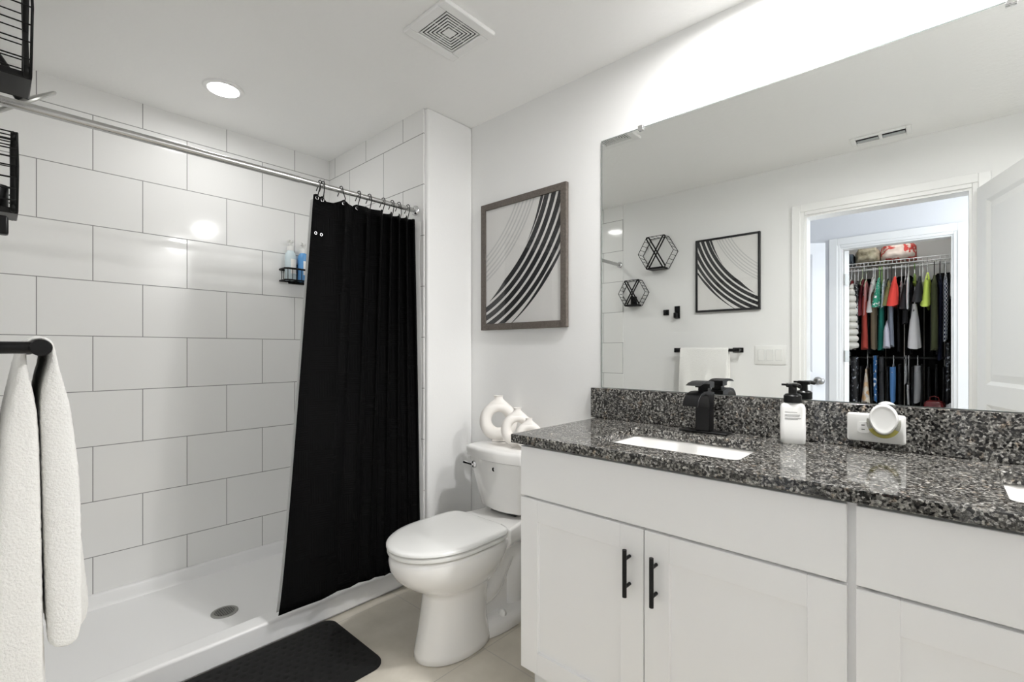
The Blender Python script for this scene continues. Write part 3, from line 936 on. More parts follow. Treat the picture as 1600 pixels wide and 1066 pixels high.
# ------------------------------------------------------------------ hexagon wire shelves
def hex_shelf(name, label, yc, zc, R, dep, loc_x):
    t = thing(name, label, 'wall shelf', (loc_x, yc, zc), 0, 'hexagon wire shelves beside the shower')
    def hexp(r, x): return [(x, r * math.cos(PI / 3 * k), r * math.sin(PI / 3 * k)) for k in range(6)]
    fr, bk = hexp(R, dep), hexp(R, .003)
    MB().tube(fr, .0026, 6, closed=True).build('front_ring', 'wire', t, smooth=60)
    MB().tube(bk, .0026, 6, closed=True).build('back_ring', 'wire', t, smooth=60)
    b = MB()
    for k in range(6):
        for s in (0, .25, .5, .75):
            if k == 4: continue
            a = [Vector(q[k]).lerp(Vector(q[(k + 1) % 6]), s) for q in (fr, bk)]
            b.tube(a, .0018, 6)
    b.build('cross_wires', 'wire', t, smooth=60)
    h = R * math.sin(PI / 3)
    box(.002, dep + .002, -R * .44, R * .44, -h - .004, -h + .011).build('base_board', 'black', t, bevel=.002)
    for sgn in (1, -1):
        A = Vector((dep - .007, -sgn * R * .45, -h * .90)); B = Vector((dep - .007, sgn * R * .45, h * .90)); d = (B - A).normalized(); n = Vector((0, -d.z, d.y)) * (R * .075)
        pts = [A + n, B + n]
        for q in (1, 2, 3, 4): pts.append(B + n * math.cos(PI * q / 5) + d * (R * .075) * math.sin(PI * q / 5))
        pts += [B - n, A - n]
        for q in (1, 2, 3, 4): pts.append(A - n * math.cos(PI * q / 5) - d * (R * .075) * math.sin(PI * q / 5))
        MB().tube(pts, .0056, 6, closed=True).build('cross_loop', 'wire', t, smooth=60)
    return t
hex_shelf('hexagon_shelf', 'larger black hexagon wire shelf, upper of the two beside the shower', 1.625, 1.957, .143, .086, XL)
hex_shelf('hexagon_shelf', 'smaller black hexagon wire shelf holding a black cup beside the shower', 1.835, 1.664, .118, .069, XL)
cu = tag(MB().lathe([(.023, 0), (.025, .004), (.025, .062), (.0225, .062), (.0225, .006), (.0, .006)], 24, cap=False).build('cup', 'blackplastic'),
         'short black cup standing in the smaller hexagon shelf', 'cup')
cu.location = (XL + .030, 1.835, 1.664 - .118 * math.sin(PI / 3) + .0115)
hk = thing('wall_hook', 'tall black wall hook between the cup shelf and the framed print', 'wall hook', (XL, 1.486, 1.493))
box(.0006, .012, -.020, .020, -.047, .047).build('plate', 'black', hk, bevel=.002)
b = MB(); b.box(.0125, .050, -.013, .013, -.044, -.004); b.build('peg', 'black', hk, bevel=.004)
hk2 = thing('wall_hook', 'small square black wall hook next to the tall hook', 'wall hook', (XL, 1.574, 1.496))
box(.0006, .012, -.021, .021, -.021, .021).build('plate', 'black', hk2, bevel=.002)
b = MB(); b.tube([(.010, 0, -.004), (.026, 0, -.004), (.031, 0, .006)], .007, 10); b.build('peg', 'black', hk2)

# ------------------------------------------------------------------ towel bar and towel
tb = thing('towel_bar', 'black wall-mounted towel bar on the wall opposite the mirror', 'towel bar', (XL, 1.24, 1.205))
XB = .078   # bar centre from the wall
MB().tube([(XB, -.208, 0), (XB, .222, 0)], .0105, 18).build('bar', 'black', tb)
for y in (-.208, .215):
    b = MB(); b.tube([(.004, y, 0), (XB - .006, y, 0)], .0092, 16)
    p = b.build('post', 'black', tb)
    c_ = MB(); c_.tube([(XB, y - .013, 0), (XB, y + .006, 0)], .0128, 24); c_.build('end_cap', 'black', p, bevel=.001)
    box(.0006, .008, y - .015, y + .055, -.016, .018).build('wall_plate', 'black', p, bevel=.002)

def towel():
    t = thing('towel', 'thick white terry towel folded over the black towel bar', 'towel', (.05, 1.265, 1.205))
    xb = XL + XB; zt = 1.205
    yA, yB = 1.088, 1.428
    ny = 60
    def lerp(tab, q):
        for (a, va), (b_, vb) in zip(tab, tab[1:]):
            if q <= b_: return va + (vb - va) * (q - a) / (b_ - a)
        return tab[-1][1]
    FO = [(0, .0190), (.06, .024), (.2, .038), (.45, .050), (.75, .057), (.94, .060), (1, .050)]
    FI = [(0, .0140), (.05, .0135), (.12, .005), (.2, .002), (.5, .006), (1, .014)]
    BI = [(0, -.0140), (.05, -.0135), (.12, -.005), (.2, .000), (.5, .004), (1, .011)]
    BO = [(0, -.0190), (.06, -.026), (.2, -.040), (.45, -.050), (.75, -.054), (.95, -.055), (1, -.046)]
    def prof(s, y):
        zf = .690 + .030 * s + .008 * math.sin(9 * s + 1); zb = .575 + .012 * math.sin(7 * s)
        O, I = [], []
        nb, nt, nf = 26, 8, 26
        for k in range(nb):
            q = 1 - k / nb; z = zt - (zt - zb) * q
            w_ = .007 * math.sin(12 * s + 5 * q) * q
            O.append((xb + lerp(BO, q) + w_, z)); I.append((xb + lerp(BI, q) + w_ * .3, z + (.010 if k == 0 else 0)))
        for k in range(nt + 1):
            a = PI - PI * k / nt
            O.append((xb + .0195 * math.cos(a), zt + .0195 * math.sin(a))); I.append((xb + .0140 * math.cos(a), zt + .0140 * math.sin(a)))
        for k in range(1, nf + 1):
            q = k / nf; z = zt - (zt - zf) * q
            w_ = (.007 * math.sin(13 * s + 4 * q + .8) + .004 * math.sin(29 * s + 2)) * q
            O.append((xb + lerp(FO, q) + w_, z)); I.append((xb + lerp(FI, q) + w_ * .3, z + (.010 if k == nf else 0)))
        return O, I
    vs, fs = [], []
    m = None
    for j in range(ny + 1):
        s = j / ny
        y = yA + (yB - yA) * s
        O, I = prof(s, y)
        e = min(1.0, min(s, 1 - s) * ny / 3.0)          # soft rolled edges
        sh_ = .72 + .28 * math.sqrt(max(0, 1 - (1 - e) ** 2))
        m = len(O)
        for (xo, zo), (xi, zi) in zip(O, I):
            xm, zm = (xo + xi) / 2, (zo + zi) / 2
            vs.append((xm + (xo - xm) * sh_, y, zm + (zo - zm) * sh_))
        for (xo, zo), (xi, zi) in zip(O, I):
            xm, zm = (xo + xi) / 2, (zo + zi) / 2
            vs.append((xm + (xi - xm) * sh_, y, zm + (zi - zm) * sh_))
    st = 2 * m
    for j in range(ny):
        a, b_ = j * st, (j + 1) * st
        for i in range(m - 1):
            fs.append((a + i, a + i + 1, b_ + i + 1, b_ + i)); fs.append((a + m + i + 1, a + m + i, b_ + m + i, b_ + m + i + 1))
        fs.append((a, b_, b_ + m, a + m)); fs.append((a + m - 1, a + 2 * m - 1, b_ + 2 * m - 1, b_ + m - 1))
    for a in (0, ny * st):
        for i in range(m - 1): fs.append((a + i, a + i + 1, a + m + i + 1, a + m + i))
    b = MB(); b.add(vs, fs)
    o = b.build('cloth', 'towel', t, smooth=180)
    shift(o, t)
    d = o.modifiers.new('sub', 'SUBSURF'); d.levels = 2; d.render_levels = 2
    tx = bpy.data.textures.new('terry', 'CLOUDS'); tx.noise_scale = .005
    d = o.modifiers.new('pile', 'DISPLACE'); d.texture = tx; d.strength = .0026; d.mid_level = .5; d.texture_coords = 'LOCAL'
    return t
towel()

# light switch
sw = thing('light_switch', 'white three-rocker light switch plate by the doorway', 'light switch', (XL, .851, 1.172))
b = MB(); b.loft([[(.0004, p[0], p[1]) for p in rrect(.095, .064, .006, 0)], [(.004, p[0], p[1]) for p in rrect(.095, .064, .006, 0)], [(.006, p[0], p[1]) for p in rrect(.092, .061, .005, 0)]])
b.build('plate', 'whiteplastic', sw, smooth=40)
for yy in (-.053, 0, .053):
    b = MB(); b.add([(.006, yy - .019, -.036), (.006, yy + .019, -.036), (.006, yy + .019, .036), (.006, yy - .019, .036), (.0075, yy - .018, -.035), (.0075, yy + .018, -.035), (.011, yy + .018, .035), (.011, yy - .018, .035)],
                    [(4, 5, 6, 7), (0, 1, 5, 4), (1, 2, 6, 5), (2, 3, 7, 6), (3, 0, 4, 7)])
    b.build('rocker', 'seatplastic', sw, smooth=0)
    g_ = MB(); sq = ((-.0195, -.0183, -.0365, .0365), (.0183, .0195, -.0365, .0365), (-.0183, .0183, -.0365, -.0353), (-.0183, .0183, .0353, .0365))
    for a0, a1, c0, c1 in sq: g_.box(.0058, .0063, yy + a0, yy + a1, c0, c1)
    g_.build('rocker_gap', 'greyplastic', sw, smooth=0)

# ------------------------------------------------------------------ bath mat
def bath_mat():
    x0, x1, y0, y1 = .20, 1.012, 1.572, 2.013
    bm = bmesh.new(); nx, ny = 150, 80; r = .055
    hx, hy = (x1 - x0) / 2, (y1 - y0) / 2
    vs = []
    for i in range(nx + 1):
        for j in range(ny + 1):
            u_, v_ = -1 + 2 * i / nx, -1 + 2 * j / ny
            x, y = u_ * hx, v_ * hy
            # round the corners by pulling the grid in
            ax, ay = abs(x), abs(y)
            if ax > hx - r and ay > hy - r:
                dx, dy = ax - (hx - r), ay - (hy - r); m_ = max(dx, dy); l = math.hypot(dx, dy)
                if l > 0: dx, dy = dx / l * m_, dy / l * m_
                x = math.copysign(hx - r + dx, x); y = math.copysign(hy - r + dy, y)
            e = max(abs(u_), abs(v_))
            ed = min(hx - abs(u_) * hx, hy - abs(v_) * hy)
            z = .006 + .014 * min(1, (ed / .018)) ** .5
            # dimple lattice
            if ed > .03:
                px, py = x / .034, y / .030
                row = math.floor(py); fx = px - (.5 if row % 2 else 0)
                dd = math.hypot((fx - round(fx)) * .034, (py - row - .5) * .030)
                z -= .007 * max(0, 1 - dd / .009)
            if ed < .004 and v_ > .9: y += .003 * math.sin(x * 120)
            vs.append(bm.verts.new((x, y, z)))
    for i in range(nx):
        for j in range(ny):
            a = i * (ny + 1) + j
            bm.faces.new((vs[a], vs[a + ny + 1], vs[a + ny + 2], vs[a + 1]))
    # skirt down to the floor
    be = [e for e in bm.edges if e.is_boundary]
    ex = bmesh.ops.extrude_edge_only(bm, edges=be)
    for g_ in ex['geom']:
        if isinstance(g_, bmesh.types.BMVert): g_.co.z = 0.0008
    bmesh.ops.recalc_face_normals(bm, faces=bm.faces)
    me = bpy.data.meshes.new('bath_mat'); bm.to_mesh(me); bm.free()
    me.materials.append(M['mat']); me.shade_smooth()
    o = bpy.data.objects.new('bath_mat', me); COL.objects.link(o)
    o.location = ((x0 + x1) / 2, (y0 + y1) / 2, 0); o.rotation_euler = (0, 0, 0)
    return tag(o, 'black dimpled bath mat on the floor along the shower curb', 'bath mat')
bath_mat()

# ------------------------------------------------------------------ toilet
YT = 1.482
tl = thing('toilet', 'white two-piece toilet between the vanity and the shower', 'toilet', (1.40, YT, 0))
def egg(xf, xbk, hw, z, n=48, sq=2.0, sqb=2.6):
    """outline: rounded front at xf, squarer back at xbk; widest at 55% from the back"""
    xm = xf + (xbk - xf) * .52
    out = []
    for k in range(n):
        a = 2 * PI * k / n; c_, s_ = math.cos(a), math.sin(a)
        if c_ < 0:
            e = 2 / sq; x = xm - (xm - xf) * abs(c_) ** e
        else:
            e = 2 / sqb; x = xm + (xbk - xm) * abs(c_) ** e
        y = hw * math.copysign(abs(s_) ** e, s_)
        out.append((x, YT + y, z))
    return out
b = MB()
b.loft([egg(1.096, 1.42, .113, 0.0015), egg(1.090, 1.425, .118, .006), egg(1.092, 1.425, .118, .03), egg(1.108, 1.41, .108, .10), egg(1.122, 1.41, .103, .18), egg(1.130, 1.42, .106, .235), egg(1.126, 1.43, .112, .258), egg(1.100, 1.44, .128, .274),
        egg(1.055, 1.46, .150, .300), egg(1.010, 1.48, .170, .340), egg(.990, 1.50, .179, .375), egg(.984, 1.51, .182, .405), egg(.987, 1.51, .181, .421), egg(.994, 1.50, .176, .4275), egg(1.006, 1.50, .166, .4285)])
shift(b.build('bowl', 'porcelain', tl, smooth=80), tl)
# rear deck under the tank
b = MB()
def deck(z, dx=0.0, dw=0.0):
    pts = [(1.44, .160), (1.47, .150), (1.53, .135), (1.60, .130), (1.685, .128)]
    o_ = [(x, YT + w_ + dw, z) for x, w_ in pts] + [(x, YT - w_ - dw, z) for x, w_ in reversed(pts)]
    return o_
b.loft([deck(.345, 0, -.05), deck(.375, 0, -.015), deck(.40), deck(.457), ])
shift(b.build('deck', 'porcelain', tl, bevel=.010, seg=3), tl)
b = MB()   # trapway: S-shaped tube behind the pedestal
pts = [(1.34, YT, .20), (1.40, YT, .17), (1.455, YT, .19), (1.50, YT, .26), (1.54, YT, .31), (1.585, YT, .29), (1.60, YT, .22), (1.595, YT, .13), (1.59, YT, .03)]
import itertools
def smooth_path(p, n=6):
    p = [Vector(q) for q in p]; out = []
    for i in range(len(p) - 1):
        p0, p1, p2, p3 = p[max(i - 1, 0)], p[i], p[i + 1], p[min(i + 2, len(p) - 1)]
        for k in range(n):
            t_ = k / n
            out.append(.5 * ((2 * p1) + (-p0 + p2) * t_ + (2 * p0 - 5 * p1 + 4 * p2 - p3) * t_ ** 2 + (-p0 + 3 * p1 - 3 * p2 + p3) * t_ ** 3))
    out.append(p[-1]); return out
sp_ = smooth_path(pts)
b.tube(sp_, [.066 + .012 * math.sin(PI * i / len(sp_)) for i in range(len(sp_))], 20)
b.loft([[(x, YT + s * .045 * q, z) for x, z, q, s in ((1.36, .06, 1, -1), (1.36, .06, 1, 1), (1.36, .36, 1, 1), (1.36, .36, 1, -1))], [(x, YT + s * .045, z) for x, z, s in ((1.64, .06, -1), (1.64, .06, 1), (1.64, .36, 1), (1.64, .36, -1))]])
shift(b.build('trapway', 'porcelain', tl, smooth=80), tl)
b = MB()
b.loft([egg(1.30, 1.675, .108, .0015, sqb=3), egg(1.30, 1.675, .111, .005, sqb=3), egg(1.30, 1.675, .111, .04, sqb=3), egg(1.31, 1.665, .098, .062, sqb=3), egg(1.33, 1.65, .07, .072, sqb=3)])
shift(b.build('foot', 'porcelain', tl, smooth=80), tl)
for s in (-1, 1):
    shift(MB().lathe([(.018, 0), (.018, .010), (.012, .020), (.002, .024)], 18, T(1.475, YT + s * .078, .064) @ Matrix.Rotation(-s * .5, 4, 'X')).build('bolt_cap', 'whiteplastic', tl), tl)
# seat and lid
def seat_out(e, z): return egg(.981 - e, 1.438 + e * .5, .183 + e, z, sq=2.0, sqb=6.5)
b = MB(); b.loft([seat_out(-.022, .4345), seat_out(-.005, .4347), seat_out(-.001, .437), seat_out(0, .440), seat_out(0, .4485), seat_out(-.005, .4515), seat_out(-.022, .4518)])
shift(b.build('seat', 'seatplastic', tl, smooth=50), tl)
b = MB(); b.loft([seat_out(-.022, .4565), seat_out(-.004, .4567), seat_out(0.003, .459), seat_out(.003, .4655), seat_out(-.002, .4705), seat_out(-.02, .4735), seat_out(-.09, .4755)])
shift(b.build('lid', 'seatplastic', tl, smooth=50), tl)
for s in (-1, 1):
    b = MB(); b.tube([(1.452, YT + s * .075 - .02, .4535), (1.452, YT + s * .075 + .02, .4535)], .010, 14)
    shift(b.build('seat_hinge', 'seatplastic', tl), tl)
# tank
def tank_out(hw, xf, xbk, bow, z, r=.035, n=7):
    out = []
    m_ = 14
    # front edge bowed toward -x, going from +y to -y, rounded corners
    for k in range(m_ + 1):
        q = -1 + 2 * k / m_
        y = -q * (hw - r)
        out.append((xf + bow * (q * q), YT + y, z))
    for k in range(1, n):
        a = PI / 2 * k / n
        out.append((xf + bow + r - r * math.cos(a), YT - (hw - r) - r * math.sin(a), z))
    out += [(xbk - .01, YT - hw, z), (xbk, YT - hw + .01, z), (xbk, YT + hw - .01, z), (xbk - .01, YT + hw, z)]
    for k in range(n - 1, 0, -1):
        a = PI / 2 * k / n
        out.append((xf + bow + r - r * math.cos(a), YT + (hw - r) + r * math.sin(a), z))
    return out
b = MB(); b.loft([tank_out(.122, 1.530, 1.715, .018, .476), tank_out(.132, 1.518, 1.72, .018, .486), tank_out(.156, 1.497, 1.722, .020, .60), tank_out(.176, 1.480, 1.722, .022, .708)])
shift(b.build('tank', 'porcelain', tl, smooth=50), tl)
b = MB(); b.loft([tank_out(.178, 1.478, 1.724, .022, .7095), tank_out(.187, 1.468, 1.727, .024, .713), tank_out(.188, 1.466, 1.727, .024, .748), tank_out(.184, 1.470, 1.725, .024, .758), tank_out(.173, 1.482, 1.715, .024, .762)])
shift(b.build('tank_lid', 'porcelain', tl, smooth=50), tl)
b = MB(); b.box(1.56, 1.70, YT - .08, YT + .08, .4575, .4765)
shift(b.build('gasket', 'dark', tl, bevel=.01), tl)
b = MB(); b.lathe([(.017, -.004), (.017, .006), (.013, .011), (.004, .013)], 24, T(1.500, YT + .122, .676) @ Matrix.Rotation(-PI / 2, 4, 'Y'))
b.tube([(1.488, YT + .122, .676), (1.484, YT + .150, .678), (1.483, YT + .176, .680)], [.006, .0055, .007], 10)
shift(b.build('flush_lever', 'chrome', tl), tl)
b = MB(); b.lathe([(.009, -.002), (.009, .002), (.004, .003)], 18, T(1.4855, YT - .018, .676) @ Matrix.Rotation(-PI / 2, 4, 'Y'))
shift(b.build('button', 'chrome', tl), tl)
b = MB(); b.tube([(1.712, YT + .205, .10), (1.712, YT + .205, .545)], .0085, 10); b.tube([(1.712, YT + .205, .14), (1.737, YT + .205, .14)], .011, 10)
shift(b.build('supply_line', 'whiteplastic', tl), tl)

# ------------------------------------------------------------------ donut vases on the tank lid
def vase(x, y, rw, rz, r, yaw, label):
    t = thing('donut_vase', label, 'vase', (x, y, .7625), yaw, 'ring vases on the toilet tank')
    b = MB(); n = 40
    path = [(rw * math.cos(2 * PI * k / n), 0, rz + 1.1 * r + rz * math.sin(2 * PI * k / n) + .0005) for k in range(n)]
    b.tube(path, [r * (1.0 + .10 * -math.sin(2 * PI * k / n)) for k in range(n)], 18, closed=True)
    zt_ = 2 * rz + 1.1 * r + r * .55
    b.loft([[(rx * r * math.cos(2 * PI * k / 24), ry * r * math.sin(2 * PI * k / 24), zt_ + dz * r) for k in range(24)] for rx, ry, dz in
            ((1.75, .80, -.10), (1.35, .78, .22), (1.0, .72, .50), (.78, .68, .75), (.70, .66, 1.0), (.74, .70, 1.22), (.78, .74, 1.30), (.60, .58, 1.31), (.50, .48, .9))])
    b.box(-r * 1.1, r * 1.1, -r * .6, r * .6, .0004, .01)
    o = b.build('body', 'ceramicmatt', t, smooth=80)
    return t
vase(1.655, 1.598, .064, .067, .029, math.radians(-40), 'largest cream ring vase, tallest of three on the toilet tank')
vase(1.612, 1.437, .052, .053, .024, math.radians(-40), 'middle-sized cream ring vase on the toilet tank')
vase(1.600, 1.357, .042, .040, .020, math.radians(-40), 'smallest cream ring vase, beside the counter edge on the toilet tank')

# ------------------------------------------------------------------ closet behind the hall (seen in the mirror)
M['shelfwire'] = mat('white_coated_wire', (0.75, 0.75, 0.75), 0.4)
HANG = {'w': mat('hanger_white', (0.8, 0.8, 0.8), 0.35), 'g': mat('hanger_grey_green', (0.55, 0.62, 0.42), 0.4), 'gr': mat('hanger_green', (0.30, 0.55, 0.15), 0.4), 'b': mat('hanger_black', (0.012, 0.012, 0.012), 0.4)}
HWORD = {'w': 'white', 'g': 'grey green', 'gr': 'green', 'b': 'black'}
XG = -1.83          # closet rod
def wire_shelf(z, y0, y1, label, rods=True):
    t = thing('wire_shelf', label, 'shelf', (-1.98, (y0 + y1) / 2, z))
    b = MB()
    for x in (-1.80, -2.0, -2.165): b.tube([(x, y0, z), (x, y1, z)], .0035, 8)
    b.tube([(-1.80, y0, z - .03), (-1.80, y1, z - .03)], .0035, 8)
    shift(b.build('rails', 'shelfwire', t), t)
    b = MB(); n = int((y1 - y0) / .028)
    for k in range(n + 1):
        y = y0 + (y1 - y0) * k / n
        b.tube([(-2.175, y, z + .003), (-1.80, y, z + .003), (-1.797, y, z - .03)], .0016, 5)
    shift(b.build('deck_wires', 'shelfwire', t), t)
    b = MB(); b.tube([(XG, y0, z - .060), (XG, y1, z - .060)], .008, 12)
    r = b.build('hang_rod', 'shelfwire', t); shift(r, t)
    for y in (y0 + .12, (y0 + y1) / 2, y1 - .14):
        b = MB(); b.tube([(-1.80, y, z), (-1.806, y, z - .035), (XG, y, z - .060)], .004, 6)
        shift(b.build('rod_bracket', 'shelfwire', t), t)
    return t
wire_shelf(1.990, -.64, .66, 'upper white wire closet shelf carrying folded blankets and hung clothes')
rd = thing('closet_rod', 'dark lower closet rod carrying the hung trousers', 'closet rod', (XG, 0, 1.14))
b = MB(); b.tube([(0, -.645, 0), (0, 1.095, 0)], .011, 14); b.build('bar', 'black', rd)
for y in (-.6495, 1.0995):
    b = MB(); b.tube([(0, y, 0), (0, y + (.012 if y < 0 else -.012), 0)], .026, 18); b.build('end_socket', 'black', rd)

def cloth_mat(kind, c, i):
    m = mat('cloth_%s_%d' % (kind, i), c, 0.85)
    co_ = coords(m)
    if kind == 'plaid':
        w1 = N(m, 'ShaderNodeTexChecker'); w1.inputs['Scale'].default_value = 62
        w1.inputs['Color1'].default_value = (.015, .022, .07, 1); w1.inputs['Color2'].default_value = (.72, .74, .78, 1)
        LK(m, co_, w1.inputs['Vector']); LK(m, w1.outputs['Color'], bsdf(m).inputs['Base Color'])
    elif kind == 'print':
        n = noise_tex(m, 38, 2, .5, co_)
        r = ramp(m, n.outputs[0], [(.56, c), (.62, (.75, .75, .75) if sum(c) < 1.2 else (.15, .15, .16))])
        LK(m, r.outputs[0], bsdf(m).inputs['Base Color'])
    elif kind == 'patch':
        v = N(m, 'ShaderNodeTexVoronoi'); v.inputs['Scale'].default_value = 26; LK(m, co_, v.inputs['Vector'])
        s_ = N(m, 'ShaderNodeSeparateColor'); LK(m, v.outputs['Color'], s_.inputs[0])
        r = ramp(m, s_.outputs[0], [(.2, (.62, .56, .46)), (.45, (.55, .30, .10)), (.7, (.45, .47, .48)), (.9, (.60, .38, .22))])
        LK(m, r.outputs[0], bsdf(m).inputs['Base Color'])
    elif kind == 'sequin':
        v = N(m, 'ShaderNodeTexVoronoi'); v.inputs['Scale'].default_value = 75; LK(m, co_, v.inputs['Vector'])
        s_ = N(m, 'ShaderNodeSeparateColor'); LK(m, v.outputs['Color'], s_.inputs[0])
        r = ramp(m, s_.outputs[0], [(.86, c), (.93, (.35, .37, .42))])
        LK(m, r.outputs[0], bsdf(m).inputs['Base Color']); bsdf(m).inputs['Roughness'].default_value = .35
    elif kind == 'blanket':
        n = noise_tex(m, 9, 3, .6, co_)
        r = ramp(m, n.outputs[0], [(.38, (.86, .74, .66)), (.46, (.84, .70, .62)), (.49, (.62, .06, .05)), (.57, (.66, .10, .08)), (.60, (.86, .72, .64))])
        LK(m, r.outputs[0], bsdf(m).inputs['Base Color'])
    elif kind == 'taupe':
        n = noise_tex(m, 12, 4, .6, co_)
        r = ramp(m, n.outputs[0], [(.35, (.26, .23, .15)), (.6, (.58, .53, .40))])
        LK(m, r.outputs[0], bsdf(m).inputs['Base Color'])
    return m
def hanger(y, zh, zs, col, label, a=.19):
    b = MB()
    pts = [(XG + .016, y, zh - .012), (XG + .0165, y, zh + .004), (XG + .010, y, zh + .0145), (XG, y, zh + .0175), (XG - .010, y, zh + .0145), (XG - .0165, y, zh + .002), (XG - .008, y, zh - .022), (XG, y, zh - .035), (XG, y, zs)]
    b.tube(pts, .0032, 7)
    b.tube([(XG, y, zs), (XG + a * .5, y, zs - .028), (XG + a, y, zs - .072), (XG, y, zs - .078), (XG - a, y, zs - .072), (XG - a * .5, y, zs - .028)], .0045, 7, closed=True)
    return tag(b.build('clothes_hanger', HANG[col]), label, 'hanger', 'clothes hangers in the closet')
def garment(kind, y, z0, z1, wd, fl, zs, c, mk, name, cat, label, i, group, tier=1):
    rnd = random.Random(i * 13 + 5)
    b = MB(); n = 28; nz = 80 if mk == 'quilt' else 26
    H = z0 - z1; hw = wd * .5
    yaw = math.radians(rnd.uniform(-.7, .7))
    ph = rnd.uniform(0, 6)
    rings = []
    A = {'shirt': .165 if zs else .19, 'long': .185, 'skirt': .16, 'pants': .17}[kind]
    hb = min(hw, .006)
    for k in range(nz + 1):
        t_ = k / nz; z = z0 - H * t_
        d = z0 - z
        if kind in ('shirt', 'long'):
            a = min(A, .045 + (A - .045) * min(1, d / .07) ** .8)
            h_ = hw * (.30 + .70 * min(1, d / .10)) * (1 + (fl - 1) * t_)
        elif kind == 'skirt':
            a = A * (.75 + .35 * t_); h_ = hw * (.55 + (fl - .55) * t_)
        else:
            a = A * (1 - .15 * t_); h_ = hw * (1 + (fl - 1) * t_)
        if mk == 'quilt': q_ = abs(math.sin(PI * d / .058)) ** .5; h_ *= .62 + .42 * q_; a += .040 * q_
        ring = []
        for j in range(n):
            an = 2 * PI * j / n; cs, sn = math.cos(an), math.sin(an)
            f = 1 + (.16 * math.sin(5 * an + ph + 2.2 * t_) + .08 * math.sin(9 * an + 1.7 * ph)) * min(1, d / .15)
            x_ = a * math.copysign(abs(cs) ** .8, cs); lb = max(0, min(1, (cs - .25) / .5)); lb = lb * lb * (3 - 2 * lb)
            hx_ = min(h_, hb) + (h_ - min(h_, hb)) * lb
            y_ = hx_ * math.copysign(abs(sn) ** .7, sn) * f
            y_ += .003 * math.sin(4 * t_ + ph) * t_
            ring.append((x_, y_, z + (.010 * math.sin(3 * an + ph) if k == nz else 0)))
        rings.append(ring)
    b.loft(rings)
    if zs:
        L = z0 - zs
        for sg in (1, -1):
            rr = []
            for k in range(10):
                t_ = k / 9
                cx = sg * (A * .80 + .060 * t_); cz = z0 - .075 - (L - .075) * t_
                ring = []
                for j in range(16):
                    an = 2 * PI * j / 16
                    ry = (hw if sg > 0 else min(hw, .007)) * (.58 + .56 * t_) * (1 + .12 * math.sin(3 * an + ph + 3 * t_)); rx = .050 + .012 * t_
                    ring.append((cx + rx * math.cos(an), (.014 * t_ if sg > 0 else 0) + ry * math.sin(an), cz + sg * -.02 * math.cos(an) * t_))
                rr.append(ring)
            b.loft(rr)
    o = b.build(name, cloth_mat(mk, c, i), smooth=60)
    o.location = (XG + (.10 if mk == 'quilt' else .03 if kind == 'skirt' else (1 - tier) * .055), y, 0); o.rotation_euler = (0, 0, yaw)
    return tag(o, label, cat, group)
